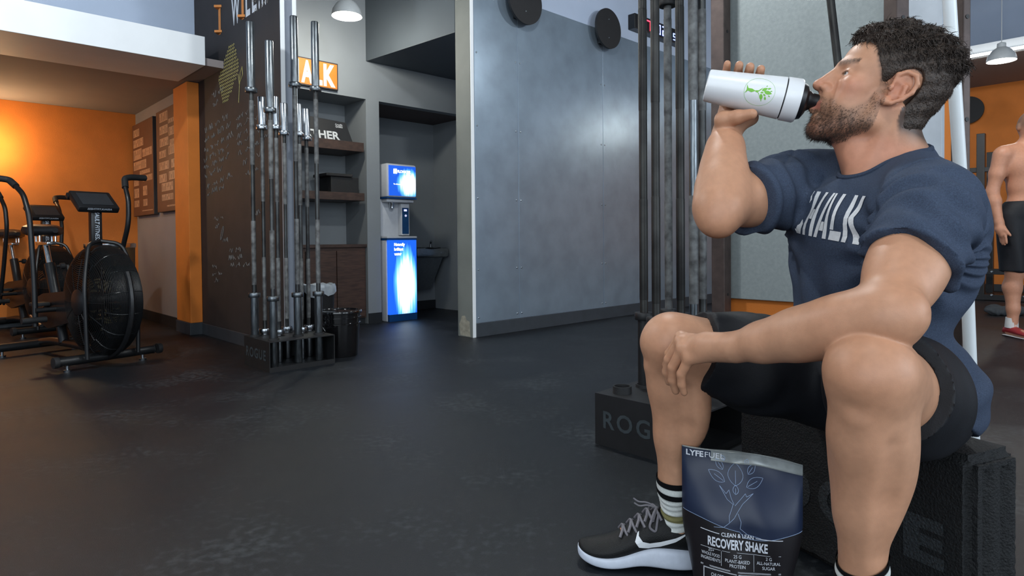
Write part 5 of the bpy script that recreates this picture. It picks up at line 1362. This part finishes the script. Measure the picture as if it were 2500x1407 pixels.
# ---- shoes
m_upper = M('black_knit_shoe', (16, 17, 18), 0.55, var=0.2, scale=300, bump=.3, bscale=500, spec=.3)
m_sole = M('white_foam_sole', (196, 204, 218), 0.6, var=0.06, scale=60, bump=.1)
m_out = M('pale_blue_outsole', (120, 140, 190), 0.7, var=0.1)
m_lace = M('grey_lace', (112, 110, 116), 0.85, var=0.15, scale=200)
def shoe(A_, d, L, label=None):
    d = nrm(d); lft = nrm(np.cross((0, 0, 1), d)); heel = A_ - d * .072; heel[2] = 0
    T = Matrix(((d[0], lft[0], 0, heel[0]), (d[1], lft[1], 0, heel[1]), (0, 0, 1, 0.0), (0, 0, 0, 1)))
    #      x    halfwidth  sole_bottom sole_top  upper_top
    S = [(.00, .025, .012, .050, .104), (.02, .036, .006, .052, .116), (.06, .042, .002, .056, .120), (.10, .042, .004, .058, .128), (.135, .040, .008, .056, .122), (.165, .040, .008, .046, .100),
         (.195, .044, .003, .036, .080), (.225, .047, .001, .031, .064), (.255, .045, .003, .030, .056), (.28, .037, .009, .034, .052), (.297, .024, .016, .040, .050), (.304, .010, .024, .042, .046)]
    k = L / .304; n = 20
    def loft(name, f, mat, par, sm=True):
        vs = []; 
        for row in S:
            for a in range(n):
                an = 2 * math.pi * a / n; vs.append(f(row, math.cos(an), math.sin(an)))
        fs = [(i * n + a, i * n + (a + 1) % n, (i + 1) * n + (a + 1) % n, (i + 1) * n + a) for i in range(len(S) - 1) for a in range(n)] + [tuple(range(n)), tuple((len(S) - 1) * n + a for a in range(n))]
        o = MB(T).add([(x * k, y * k, z * k) for x, y, z in vs], fs).build(name, mat, par, sm)
        sub = o.modifiers.new('s', 'SUBSURF'); sub.levels = 1; sub.render_levels = 2
        return o
    sg = lambda v, p: math.copysign(abs(v) ** p, v)
    root = bpy.data.objects.new('shoe', None); COL.objects.link(root); root.matrix_basis = Matrix.Translation(Vector(heel)); root.parent = person; root.matrix_parent_inverse = person.matrix_basis.inverted()
    def fup(r, c, s_):
        x, w, b, t, u = r; zc = (t + u) / 2 - .006; hh = (u - t) / 2 + .010
        ww = w * (.97 if s_ < 0 else .97 - .42 * s_ * (1 if x > .05 else .4)); return (x + (.004 if x < .01 else 0), ww * sg(c, .75), zc + hh * sg(s_, .8))
    def fso(r, c, s_):
        x, w, b, t, u = r; return (x - (.003 if x < .01 else -.002), w * 1.05 * sg(c, .5), (b + t) / 2 + (t - b) / 2 * sg(s_, .5))
    up = loft('upper', fup, m_upper, root); so_ = loft('sole', fso, m_sole, root)
    MB(T).tube([(.055 * k + .042 * k * math.cos(q_) , .034 * k * math.sin(q_), (.122 + .008 * math.cos(q_)) * k) for q_ in [i * 2 * math.pi / 20 for i in range(20)]], .008 * k, 8, closed=True).build('ankle_collar', m_upper, root, True)
    # side emblem: curved check mark on the flank turned to the room
    for sd in (1, -1):
        mb = MB(T)
        up_pts = [(.050, .096), (.08, .084), (.115, .073), (.138, .068), (.154, .071), (.163, .082), (.162, .096)]
        lo_pts = [(.050, .095), (.08, .075), (.115, .061), (.142, .055), (.163, .057), (.172, .070), (.163, .096)]
        def flank(x, z):
            for i in range(len(S) - 1):
                if S[i][0] <= x <= S[i + 1][0]:
                    t = (x - S[i][0]) / (S[i + 1][0] - S[i][0]); r = [S[i][j] * (1 - t) + S[i + 1][j] * t for j in range(5)]; break
            zc = (r[3] + r[4]) / 2 - .006; hh = (r[4] - r[3]) / 2 + .010; s_ = max(-1, min(1, (z - zc) / hh)); s_ = math.copysign(abs(s_) ** (1 / .8), s_)
            c = math.sqrt(max(0, 1 - s_ * s_)) ** .75; ww = r[1] * (.97 if s_ < 0 else .97 - .42 * s_ * (1 if x > .05 else .4))
            return (x * k, sd * (ww * c + .0016) * k, z * k)
        P = []
        for i in range(len(up_pts) - 1):
            for t in (0, .33, .66): P.append(tuple((up_pts[i][j] * (1 - t) + up_pts[i + 1][j] * t, lo_pts[i][j] * (1 - t) + lo_pts[i + 1][j] * t) for j in (0, 1)))
        vs = []
        for (xs, zs) in P: vs += [flank(xs[0], zs[0]), flank((xs[0] + xs[1]) / 2, (zs[0] + zs[1]) / 2), flank(xs[1], zs[1])]
        fs = [(3 * i + j, 3 * i + j + 1, 3 * i + j + 4, 3 * i + j + 3) for i in range(len(P) - 1) for j in (0, 1)]
        mb.add(vs, fs).build('side_emblem', M('white_shoe_emblem', (222, 226, 230), .5), up)
    # laces
    def ztop(x):
        return float(np.interp(x, [r[0] for r in S], [r[4] for r in S])) + .006
    for x in (.118, .137, .156, .175, .194):
        w = .026; mb = MB(T)
        mb.tube([(q0 * k, q1 * k, q2 * k) for q0, q1, q2 in ((x - .008, -w, ztop(x) - .014), (x, -w * .6, ztop(x) - .002), (x + .004, 0, ztop(x) + .003), (x + .006, w * .6, ztop(x) - .002), (x + .012, w, ztop(x) - .014))], .0034 * k, 6)
        mb.tube([(q0 * k, q1 * k, q2 * k) for q0, q1, q2 in ((x + .012, -w, ztop(x) - .014), (x + .006, -w * .6, ztop(x) - .001), (x + .004, 0, ztop(x) + .005), (x, w * .6, ztop(x) - .001), (x - .008, w, ztop(x) - .014))], .0034 * k, 6)
        mb.build('lace', m_lace, up, True)
    for sd in (1, -1):
        zz = ztop(.118)
        MB(T).tube([(q0 * k, q1 * k, q2 * k) for q0, q1, q2 in rounded([(.118, 0, zz + .004), (.128, sd * .026, zz + .004), (.140, sd * .040, zz - .026), (.125, sd * .041, zz - .036), (.116, sd * .016, zz)])], .0028 * k, 6).build('lace_bow', m_lace, up, True)
        MB(T).tube([(q0 * k, q1 * k, q2 * k) for q0, q1, q2 in rounded([(.118, 0, zz + .004), (.140, sd * .008, zz + .014), (.160, sd * .012, zz + .012), (.172, sd * .014, zz + .020)])], .0019 * k, 6).build('lace_end', m_lace, up, True)
    MB(T).tube([(q0 * k, q1 * k, q2 * k) for q0, q1, q2 in ((.112, 0, .110), (.100, 0, .138), (.102, 0, .150))], .011 * k, 8).build('tongue', m_upper, up, True)
    return root
shoe(RA, RFD, .315); shoe(LA, LFD, .315)

# ---- shaker bottle
t = thing('shaker_bottle', tuple(BB), 'white shaker bottle with green tree emblem held to the mouth', 'bottle')
m_wb = M('white_coated_steel', (226, 228, 230), 0.35, var=0.02, coat=.2)
m_bk = M('black_lid_plastic', (16, 17, 20), 0.4, var=0.1)
m_grn = M('green_print', (122, 190, 66), 0.6, var=0.05)
BLn = float(np.linalg.norm(BC - BB)); bo, bx_ = tuple(BB), tuple(BD)
br0, br1 = .0365, .0475
MB().lathe([(br0 - .006, 0), (br0 - .001, .002), (br0, .006), (br1 - .0005, BLn - .036)], bo, bx_, 48).build('cup', m_wb, t, True)
MB().lathe([(br1 - .003, BLn - .036), (br1 - .003, BLn - .0335)], bo, bx_, 48, cap=False).build('seal_ring', m_bk, t, True)
MB().lathe([(br1 - .003, BLn - .0335), (br1 + .0005, BLn - .033), (br1 + .001, BLn - .004), (br1 - .002, BLn)], bo, bx_, 48).build('lid_ring', m_wb, t, True)
lid = MB().lathe([(br1 - .006, BLn), (br1 - .010, BLn + .010), (br1 - .022, BLn + .016), (.012, BLn + .020)], bo, bx_, 36).build('lid', m_bk, t, True)
sp0 = BB + BD * (BLn + .006) + BV * .004
MB().lathe([(.024, 0), (.023, .012), (.0185, .018), (.0170, .038), (.014, .041)], tuple(sp0), bx_, 24).build('spout', m_bk, lid, True)
# emblem: ring, trunk and leaves wrapped on the cup
def wrapb(x, y, off=.0013):
    """x along the axis from the emblem centre, y upwards; wraps round the wall facing the camera"""
    s_ = BLn * .565 + x; r = br0 + (br1 - br0) * s_ / BLn + off; an = y / r + R(-4); return BB + BD * s_ + (BN * math.cos(an) + BV * math.sin(an)) * r
em = MB(); ri = ring2d(.0318, .0323, 0, 360, 60); n = 61
em.add([tuple(wrapb(*p)) for p in ri], [(i, i + 1, 2 * n - 2 - i, 2 * n - 1 - i) for i in range(n - 1)]); em.build('emblem_ring', m_grn, t)
def blob(pts):
    p2, fs = tess([(x * 20, y * 20) for x, y in pts]); em_.add([tuple(wrapb(x / 20, y / 20)) for x, y in p2], fs)
def leaf(cx, cy, a, ln, w):
    out = []
    for i in range(9): u = i / 8; out.append((u - .5, math.sin(math.pi * u) ** .8 * (1 - .35 * u)))
    for i in range(7, 0, -1): u = i / 8; out.append((u - .5, -math.sin(math.pi * u) ** .8 * (1 - .35 * u)))
    ca, sa = math.cos(R(a)), math.sin(R(a)); return [(cx + ca * x * ln - sa * y * w, cy + sa * x * ln + ca * y * w) for x, y in out]
em_ = MB(); blob([(-.0285, .011), (-.024, .0035), (-.016, .0035), (-.008, .000), (-.016, -.0045), (-.024, -.0020), (-.0295, -.0085), (-.027, 0)]); blob([(-.009, .001), (-.002, .002), (.006, .010), (.003, .004), (-.003, -.002), (.002, -.010), (.000, -.004), (-.008, -.002)]); em_.build('emblem_trunk', m_grn, t)
for (cx_, cy_, a_, l_2, w2) in ((.010, .006, 35, .013, .0042), (.018, .0, -8, .017, .005), (.006, -.011, -75, .014, .0042), (.006, -.0015, 0, .007, .0022), (.012, -.006, -35, .007, .0022), (.019, .009, 20, .008, .0024), (.015, -.013, -70, .008, .0024), (.013, .014, 55, .004, .0012), (.024, .004, 10, .005, .0015), (.022, -.007, -30, .005, .0015), (.008, -.019, -80, .003, .0012)):
    em_ = MB(); blob(leaf(cx_, cy_, a_, l_2, w2)); em_.build('emblem_leaf', m_grn, t)
# ================================================================== far right: second person, rack, target
fp = Field((3.55, 4.75, -.01), (4.55, 5.45, 1.86), .0085)
D = lambda x, y, z: v3(x + 4.10, y + 5.08, z)
I3 = np.eye(3)
fp.ell(D(0, 0, 1.02), I3, (.165, .12, .13), .05); fp.ell(D(0, 0, 1.20), I3, (.15, .11, .14), .06); fp.ell(D(0, 0, 1.36), I3, (.185, .125, .15), .06)
for sd in (-1, 1):
    fp.rc(D(0, .03, 1.50), D(sd * .18, 0, 1.46), .055, .06, .05); fp.ell(D(sd * .09, .07, 1.36), I3, (.08, .05, .11), .04)
    S_, E_, W_ = D(sd * .205, 0, 1.44), D(sd * .255, .03, 1.15), D(sd * .245, -.03, .91)
    fp.chain([S_, (S_ + E_) / 2, E_, E_ * .7 + W_ * .3, W_], [.062, .052, .042, .044, .028], .03)
    fp.chain([W_, W_ + v3(sd * -.005, -.01, -.06), W_ + v3(sd * -.01, -.02, -.10)], [.030, .034, .026], .02)
    for k, (ox, ln) in enumerate(((-.03, .065), (-.01, .08), (.01, .078), (.028, .06))):
        fp.chain([W_ + v3(sd * -.01, -.02 + ox, -.10), W_ + v3(sd * -.014, -.03 + ox, -.10 - ln)], [.011, .009], .006)
    fp.chain([W_ + v3(sd * -.01, -.04, -.05), W_ + v3(sd * -.03, -.075, -.105)], [.015, .010], .01)
    H_, K_, A_ = D(sd * .10, 0, .95), D(sd * .11, -.02, .52), D(sd * .12, .01 + .02 * sd, .09)
    fp.chain([H_, K_], [.095, .062], .04); fp.chain([K_, K_ * .7 + A_ * .3 + v3(0, .02, 0), K_ * .3 + A_ * .7, A_], [.058, .062, .042, .036], .03)
    fp.rc(A_ + v3(0, .03, -.05), A_ + v3(0, -.15, -.06), .034, .03, .02)
fp.rc(D(0, .01, 1.50), D(.01, -.01, 1.60), .062, .058, .03)
fp.ell(D(.01, -.015, 1.675), I3, (.078, .098, .112), .02); fp.ell(D(.01, -.05, 1.63), I3, (.06, .06, .075), .02); fp.ell(D(.01, -.115, 1.655), I3, (.014, .02, .02), .01)
for sd in (-1, 1): fp.ell(D(.01 + sd * .082, .005, 1.665), I3, (.012, .02, .032), .006)
FV, FQ = fp.mesh(); FV = relax(FV, FQ, 1, .4)
cc = np.tile(np.array(lin((190, 136, 108))), (len(FV), 1)); rel = FV - D(0, 0, 0)
hm2 = (sstep(rel[:, 2], 1.62, 1.68) * (rel[:, 1] > -.06) * .75)[:, None]; cc = cc * (1 - hm2) + np.array(lin((96, 78, 64))) * hm2
for sd in (-1, 1):
    ex = np.exp(-(((rel[:, 0] - .01 - sd * .03) / .014) ** 2 + ((rel[:, 2] - 1.675) / .007) ** 2)) * (rel[:, 1] < -.08); cc = cc * (1 - .8 * ex[:, None])
mo = np.exp(-(((rel[:, 0] - .01) / .022) ** 2 + ((rel[:, 2] - 1.605) / .006) ** 2)) * (rel[:, 1] < -.07); cc = cc * (1 - .5 * mo[:, None])
per2 = thing('person', (4.10, 5.08, 0), 'shirtless person in black shorts seen from behind by the orange wall', 'person')
np_mesh('body', FV, FQ, m_skin, per2, cc)
f2 = Field((3.8, 4.85, .45), (4.4, 5.32, 1.15), .009)
f2.ell(D(0, 0, 1.0), I3, (.185, .14, .14), .05)
for sd in (-1, 1): f2.chain([D(sd * .10, 0, .95), D(sd * .115, -.01, .50)], [.115, .098], .03)
f2.plane((0, 0, 1.075), (0, 0, 1)); f2.plane((0, 0, .515), (0, 0, -1))
V2, Q2 = f2.mesh(); n2 = vnormals(V2, Q2); V2 = V2 + n2 * (.006 * np.sin(V2[:, 0] * 45 + V2[:, 2] * 9))[:, None] * (1 - sstep(V2[:, 2], .9, 1.05))[:, None]
np_mesh('shorts', V2, Q2, m_short, per2)
m_redshoe = M('red_trainer', (150, 34, 38), .55, var=.15); m_wsock = M('white_sock', (206, 206, 204), .85, var=.08)
for sd in (-1, 1):
    A_ = D(sd * .12, .01 + .02 * sd, .09)
    MB().tube([tuple(A_ + v3(0, .01, -.02)), tuple(A_ + v3(0, .005, .06))], [.046, .042], 16).build('sock', m_wsock, per2, True)
    mb = MB(); n = 16; S = [(.075, .026, .055), (.06, .034, .075), (.02, .040, .085), (-.04, .042, .078), (-.10, .046, .062), (-.16, .042, .05), (-.20, .028, .04), (-.212, .01, .03)]
    vs = [(A_[0] + w * math.cos(2 * math.pi * k / n), A_[1] + y, .016 + (h - .016) * (.5 + .5 * math.sin(2 * math.pi * k / n))) for (y, w, h) in S for k in range(n)]
    fs = [(i * n + k, i * n + (k + 1) % n, (i + 1) * n + (k + 1) % n, (i + 1) * n + k) for i in range(len(S) - 1) for k in range(n)] + [tuple(range(n)), tuple((len(S) - 1) * n + k for k in range(n))]
    sh2 = mb.add(vs, fs).build('shoe', m_redshoe, per2, True)
    MB().add([(x + (x - A_[0]) * .06, y, .012 + (z - .016) * .2 - .012) for x, y, z in vs], fs).build('sole', m_wsock, sh2, True)

t = thing('weight_rack', W(9.78, 1.6, 0), 'black steel rack with bolted base in front of orange wall', 'rack')
def rpost(a, b, z0, z1, w=.075): MB(MW).box((a - w / 2, b - w / 2, z0), (a + w / 2, b + w / 2, z1), .004).build('upright', m_blk, t)
rpost(9.78, 1.72, .0, 2.08, .085); rpost(9.78, 1.95, 0, 2.1, .05); rpost(9.78, 1.22, 0, .42); rpost(9.78, .60, 0, 2.08, .085); rpost(10.35, 1.72, 0, 1.9, .075)
for z in (.36, .04): MB(MW).box((9.735, .2, z - .035), (9.825, 1.95, z + .035), .004).build('crossbeam', m_blk, t)
MB(MW).box((9.745, 1.30, 1.60), (9.815, 2.0, 1.66), .004).build('bar_hook', m_blk, t)
MB(MW).box((9.74, 1.68, .0), (10.4, 1.76, .06), .004).build('side_foot', m_blk, t)
for b_ in (1.9, 1.75, 1.6, 1.45, 1.28, 1.16, 1.0):
    for z in (.36, .07):
        MB(MW).lathe([(.016, 0), (.016, .008), (.010, .014)], (9.734, b_, z), (-1, 0, 0), 8).build('bolt', m_bolt, t)
c = W(11.40, 2.17, 2.66); t = thing('wall_ball_target', c, 'round black wall ball target on the far orange wall', 'target', 'round wall ball targets')
MB(MW).lathe([(.20, 0), (.20, .03)], (11.42, 2.17, 2.66), (-1, 0, 0), 36).build('disc', m_disc, t, True)
MB(MW).box((11.42, 2.10, 2.5), (11.499, 2.24, 2.82)).build('mounting_block', m_blk, t)
random.seed(9)
c = v3(4.98, 6.50, 0); t = thing('towel', tuple(c), 'crumpled dark grey towel on the floor behind the shirtless person', 'towel')
f3 = Field((4.70, 6.25, -.01), (5.30, 6.80, .2), .008)
for k in range(9): f3.ell(c + v3(random.uniform(-.13, .13), random.uniform(-.1, .1), .03 + random.uniform(0, .03)), I3, (random.uniform(.05, .1), random.uniform(.04, .07), random.uniform(.03, .05)), .03)
f3.plane((0, 0, .001), (0, 0, -1)); V3_, Q3 = f3.mesh(); n3 = vnormals(V3_, Q3); V3_ = V3_ + n3 * (.005 * np.sin(V3_[:, 0] * 90 + 3 * np.sin(V3_[:, 1] * 40)))[:, None]; V3_[:, 2] = np.maximum(V3_[:, 2], .001)
np_mesh('cloth', V3_, Q3, M('dark_grey_towelling', (58, 62, 66), .9, var=.25, scale=200, bump=.4), t)
t = thing('strip_light', W(9.52, 1.0, 2.985), 'glowing linear strip light along the far white fascia', 'strip light')
MB(MW).box((9.505, -3.0, 2.985), (9.549, 4.1, 3.025), .004).build('housing', m_white, t)
MB(MW).box((9.49, -2.95, 2.985), (9.5045, 4.05, 3.02), .003).build('tube', M('strip_lamp_glow', (255, 255, 255), emit=(245, 250, 255), es=7.0), t)
# ================================================================== the block, the pouch, the pole and the rig
m_crumb = M('speckled_rubber_crumb', (26, 28, 30), 0.75, var=0.5, scale=220, bump=1.0, bscale=210, spec=.35, col2=(12, 13, 14))
BXL = nrm((-.42, .907, 0)); BXW = nrm((.907, .42, 0)); BF0 = v3(.893, 1.235, 0); BLEN, BWID, BHT = .62, .165, .365
TB2 = Matrix(((BXL[0], BXW[0], 0, BF0[0]), (BXL[1], BXW[1], 0, BF0[1]), (0, 0, 1, 0), (0, 0, 0, 1)))
t = thing('plyo_block', tuple(BF0 + BXL * .3 + BXW * .08), 'black speckled rubber block the man sits on', 'gym block')
bm = bmesh.new(); bmesh.ops.create_cube(bm, size=1.0)
for v in bm.verts: v.co = Vector((v.co.x * BLEN + BLEN / 2, v.co.y * BWID + BWID / 2, v.co.z * BHT + BHT / 2))
bmesh.ops.bevel(bm, geom=bm.edges[:], offset=.018, segments=3, affect='EDGES')
for _ in range(5): bmesh.ops.subdivide_edges(bm, edges=[e_ for e_ in bm.edges if e_.calc_length() > .016], cuts=1, use_grid_fill=True)
bmesh.ops.triangulate(bm, faces=bm.faces[:])
random.seed(2)
for v in bm.verts:
    # two upright grooves in the end face, grain all over
    dpt = 0
    if v.co.x < .02:
        for gy in (.055, .115): dpt = max(dpt, .014 * math.exp(-((v.co.y - gy) / .013) ** 2) * (1 if v.co.z < BHT - .03 else 0))
    v.co.x += dpt
    v.co += Vector((random.uniform(-1, 1), random.uniform(-1, 1), random.uniform(-1, 1) if .01 < v.co.z < BHT - .004 else 0)) * .0011
mb = MB(TB2); bm.verts.index_update(); mb.add([v.co[:] for v in bm.verts], [[v.index for v in f.verts] for f in bm.faces]); bm.free()
mb.build('body', m_crumb, t, True)
m_cl = M('raised_rubber_letter', (46, 52, 56), 0.7, var=0.7, scale=200, bump=1.0, bscale=210, col2=(20, 22, 24))
for i, ch in enumerate('ROGUE'):
    l = MB(TB2); text_on(l, ch, (BLEN - .055 - i * .107, -.0015, .125), (-1, 0, 0), (0, 0, 1), .085, width=.085, bold=.06)
    l.build('letter', m_cl, t)

# ---- pouch of powder
m_navy = M('glossy_navy_pouch', (27, 38, 62), 0.42, var=0.12, scale=12, bump=0.15, bscale=14, spec=.4)
m_dkp = M('glossy_black_pouch', (26, 23, 26), 0.42, var=0.12, scale=12, bump=0.15, bscale=14, spec=.4)
m_foil = M('clear_zip_film', (150, 156, 156), 0.22, var=0.3, scale=30, metal=.3)
m_ink = M('white_pouch_print', (206, 210, 218), .5, var=.03)
m_inkl = M('pale_blue_line_print', (150, 172, 205), .5, var=.03)
PX = nrm((.955, -.295, 0)); PN = nrm((-.295, -.955, 0)); PO = v3(.508, 1.42, 0); PW, PH = .255, .322
def pw_half(v):   # half width along height 0..1
    return PW / 2 * (.80 + .20 * sstep(np.array(v), 0, .55))
def pbulge(u, v):  # depth of the front film
    th = .052 * (1 - sstep(np.array(v), .55, .97)) + .004 + .022 * (1 - v) * (1 - v)
    return float(th * math.sqrt(max(0, 1 - abs(u) ** 2.4)) + .0035 * math.sin(u * 7 + v * 9) * (1 - abs(u)) + .004 * math.sin(u * 3.2 - 14 * v) * max(0, u) * (1 - abs(u)))
def ptop(u): return 1 + .018 * math.sin(u * 2.4 + .6) - .045 * (u + .3)
def pp(u, v, side=1, off=0.0):
    w = float(pw_half(v)); z = PH * v * (ptop(u) if v > .6 else 1 + (ptop(u) - 1) * max(0, (v - .2) / .4))
    return PO + PX * (u * w) + PN * (side * (pbulge(u, v) + off)) + v3(0, 0, z)
t = thing('powder_pouch', tuple(PO), 'dark blue and black recovery shake pouch standing on the floor', 'pouch')
nu, nv = 40, 44
def wave(u): return .525 - .035 * math.sin(u * 3.0 + 1.1) + (.02 if u < 0 else -.012)
def film(name, side, lo, hi, mat, u0=-1, u1=1):
    mb = MB(); vs = []; fs = []
    for j in range(nv + 1):
        for i in range(nu + 1):
            u = u0 + (u1 - u0) * i / nu; a, b = lo(u), hi(u); v = a + (b - a) * j / nv; vs.append(tuple(pp(u, v, side)))
    fs = [(j * (nu + 1) + i, j * (nu + 1) + i + 1, (j + 1) * (nu + 1) + i + 1, (j + 1) * (nu + 1) + i) for j in range(nv) for i in range(nu)]
    return mb.add(vs, fs).build(name, mat, t, True)
film('front_navy', 1, wave, lambda u: .93, m_navy); film('front_black', 1, lambda u: 0.0, wave, m_dkp)
film('back', -1, lambda u: 0.0, lambda u: .93, m_dkp)
film('zip_strip', 1, lambda u: .93, lambda u: 1.0, m_navy, -1, -.5); film('clear_film', 1, lambda u: .93, lambda u: 1.0, m_foil, -.5, 1); film('zip_strip', -1, lambda u: .93, lambda u: 1.0, m_foil)
MB().tube([tuple(pp(u, .999, 1, .001)) for u in np.linspace(-.99, .99, 30)], .0016, 6).build('top_edge', m_foil, t, True)
MB().tube([tuple(pp(u, .93, 1, .0012)) for u in np.linspace(-.5, .99, 30)], .0018, 6).build('zip_ridge', m_foil, t, True)
mb = MB(); mb.add([tuple(pp(math.cos(a), 0, math.copysign(1, math.sin(a)))) for a in np.linspace(0, 2 * math.pi, 40, endpoint=False)], [tuple(range(40))]).build('base', m_dkp, t)
def onp(x, z, off=.0008):   # x metres from centre line, z height fraction
    v = z + .03; w = float(pw_half(v)); return tuple(pp(max(-1, min(1, (x - .010) / w)), v, 1, off))
def ptext(s_, x, v, h, width, mat, name='print', bold=0.0, center=True, par=None):
    l = MB(); text_on(l, s_, (0, 0, 0), (1, 0, 0), (0, 1, 0), h, width=width, bold=bold, center=center, warp=lambda a, b: onp(x + a, v + b / PH)); l.build(name, mat, par or t)
def pline(pts, r, mat, name='printed_line'):
    dense = []
    for i in range(len(pts) - 1):
        for k in range(6): q = k / 6; dense.append((pts[i][0] * (1 - q) + pts[i + 1][0] * q, pts[i][1] * (1 - q) + pts[i + 1][1] * q))
    dense.append(pts[-1]); MB().tube([onp(x, v, .0005) for x, v in dense], r, 4).build(name, mat, t)
ptext('LYFE', -.108, .915, .012, .038, m_ink, bold=.03, center=False); ptext('FUEL', -.067, .915, .012, .042, m_ink, center=False)
ptext('CLEAN & LEAN', .0, .449, .0080, .066, m_ink, bold=.02)
ptext('RECOVERY SHAKE', .0, .372, .0190, .122, m_ink, bold=.03)
pline([(-.076, .472), (-.037, .462)], .0009, m_ink); pline([(.037, .460), (.092, .460)], .0009, m_ink)
pline([(-.076, .352), (.088, .352)], .0004, m_ink); pline([(-.076, .232), (.088, .232)], .0004, m_ink); pline([(-.076, .226), (.088, .226)], .0004, m_ink)
pline([(-.033, .348), (-.033, .250)], .0004, m_ink); pline([(.033, .348), (.033, .240)], .0004, m_ink)
for s_, x, v, w in (('25+', -.054, .330, .012), ('WHOLE FOOD', -.055, .300, .038), ('INGREDIENTS', -.055, .268, .040), ('25 G', .0, .318, .016), ('PLANT-BASED', .0, .286, .050), ('PROTEIN', .0, .256, .032), ('2 G', .063, .322, .012), ('ALL-NATURAL', .063, .290, .048), ('SUGAR', .063, .258, .026)):
    ptext(s_, x, v, .0068, w, m_ink)
for a0, a1 in ((-.07, -.002), (.002, .086)):
    for d_ in (0, .004): pline([(a0 + d_ * .3, .215 - d_), (a1 - d_ * .3, .215 - d_), (a1 - d_ * .3, .118 + d_), (a0 + d_ * .3, .118 + d_), (a0 + d_ * .3, .215 - d_)], .0004, m_ink)
ptext('CHLORELLA', -.036, .165, .0075, .036, m_ink); ptext('ACEROLA CHERRY', .046, .160, .0075, .064, m_ink)
ptext('MACA', -.036, .075, .0075, .02, m_ink)
pline([(u * float(pw_half(.5)) + .010, wave(u) - .03) for u in np.linspace(-.98, .98, 26)], .0005, m_inkl)
def lcurve(cx_, cy_, a_, ln, w):
    P = leaf(cx_, cy_, a_, ln, w); pline([(x, .52 + y / PH) for x, y in P + [P[0]]], .00045, m_inkl, 'printed_leaf')
    ca, sa = math.cos(R(a_)), math.sin(R(a_)); pline([(cx_ - ca * ln * .42, .52 + (cy_ - sa * ln * .42) / PH), (cx_ + ca * ln * .15, .52 + (cy_ + sa * ln * .15) / PH)], .00045, m_inkl, 'printed_leaf')
OX = -.002
for c in ((OX, .100, 90, .046, .019), (OX - .040, .092, 150, .040, .011), (OX + .040, .088, 30, .040, .011), (OX - .034, .116, 125, .026, .008), (OX + .034, .113, 55, .026, .008), (OX - .026, .130, 110, .012, .005), (OX + .024, .127, 70, .012, .005), (OX, .070, 90, .018, .007)): lcurve(*c)
for P in ([(-.034, .074), (-.026, .062), (-.018, .050), (-.006, .042), (-.008, .036), (-.014, .020), (-.014, .006), (-.004, .016), (.004, .030), (.014, .046), (.030, .062), (.036, .068)], [(-.034, .074), (-.020, .060), (-.014, .068), (-.010, .054), (-.004, .042)], [(.036, .068), (.022, .060), (.020, .066), (.010, .054), (-.002, .040)], [(-.014, .006), (-.026, -.004), (-.046, -.006)], [(.004, .026), (.010, .010), (.008, -.004), (.022, -.014), (.05, -.018)]):
    pline([(x + OX, .52 + y / PH) for x, y in P], .00045, m_inkl)

# ---- white pipe leaning on the rig
m_pvc = M('white_pvc', (214, 220, 222), .35, var=.03)
P0 = v3(1.314, 1.80, 0.004); P1 = v3(1.108, 1.62, 1.396); dd = nrm(P1 - P0)
t = thing('plastic_pipe', tuple(P0), 'white plastic pipe leaning upright behind the seated man', 'pipe')
MB().tube([tuple(P0), tuple((P0 + P1) / 2 + v3(.008, 0, 0)), tuple(P1), tuple(P1 + (P1 - P0) * .35)], .0155, 16).build('pipe', m_pvc, t, True)
MB().tube([tuple(P0), tuple(P0 + dd * .02)], .017, 16).build('end_cap', m_pvc, t, True)
# ---- rig uprights
def upright(x, y, w, d, rot, label, mat=m_rust, h=CEIL - .03):
    t = thing('rig_upright', (x, y, 0), label, 'rig upright', 'brown steel rig uprights')
    T = Matrix.Translation((x, y, 0)) @ Matrix.Rotation(rot, 4, 'Z')
    MB(T).box((-w / 2, -d / 2, .008), (w / 2, d / 2, h), .004).build('post', mat, t)
    MB(T).box((-w / 2 - .04, -d / 2 - .04, 0), (w / 2 + .04, d / 2 + .04, .008)).build('foot_plate', mat, t)
    for sx in (-1, 1): MB(T).lathe([(.009, .008), (.009, .014), (.005, .016)], (sx * (w / 2 + .022), 0, 0), (0, 0, 1), 8).build('bolt', m_bolt, t)
    for zz in np.arange(.5, 3.2, .35): MB(T).lathe([(.008, 0), (.008, .0015)], (0, -d / 2 - .0003, float(zz)), (0, -1, 0), 8).build('bolt_hole', m_blkm, t)
    return t
ang = math.atan2(AX.y, AX.x)
c = W(A_S - .085, B_S1 - .005); upright(c.x, c.y, .075, .075, ang, 'brown steel upright at the free edge of the grey board')
c = W(2.47, .60); upright(1.335, 2.22, .055, .055, .3, 'brown steel upright in front of the pale column')
upright(1.555, 2.215, .03, .05, .2, 'thin brown steel upright beside the white pipe')
# leaning bar above the man's head
t = thing('leaning_barbell', (1.15, 2.30, 0), 'dark barbell leaning against the grey board', 'barbell')
q0, q1 = v3(1.34, 2.30, .01), v3(1.155, 2.42, 2.15); dq = nrm(q1 - q0)
MB().tube([tuple(q0), tuple(q0 + dq * .42)], .025, 14).build('sleeve', m_steel, t, True)
MB().tube([tuple(q0 + dq * .42), tuple(q0 + dq * .45)], .038, 16).build('collar', m_steel, t, True)
MB().tube([tuple(q0 + dq * .45), tuple(q0 + dq * 1.75)], .0145, 12).build('shaft', m_shaft, t, True)
MB().tube([tuple(q0 + dq * 1.75), tuple(q0 + dq * 1.78)], .038, 16).build('collar', m_steel, t, True)
MB().tube([tuple(q0 + dq * 1.78), tuple(q0 + dq * 2.2)], .025, 14).build('sleeve', m_blkm, t, True)
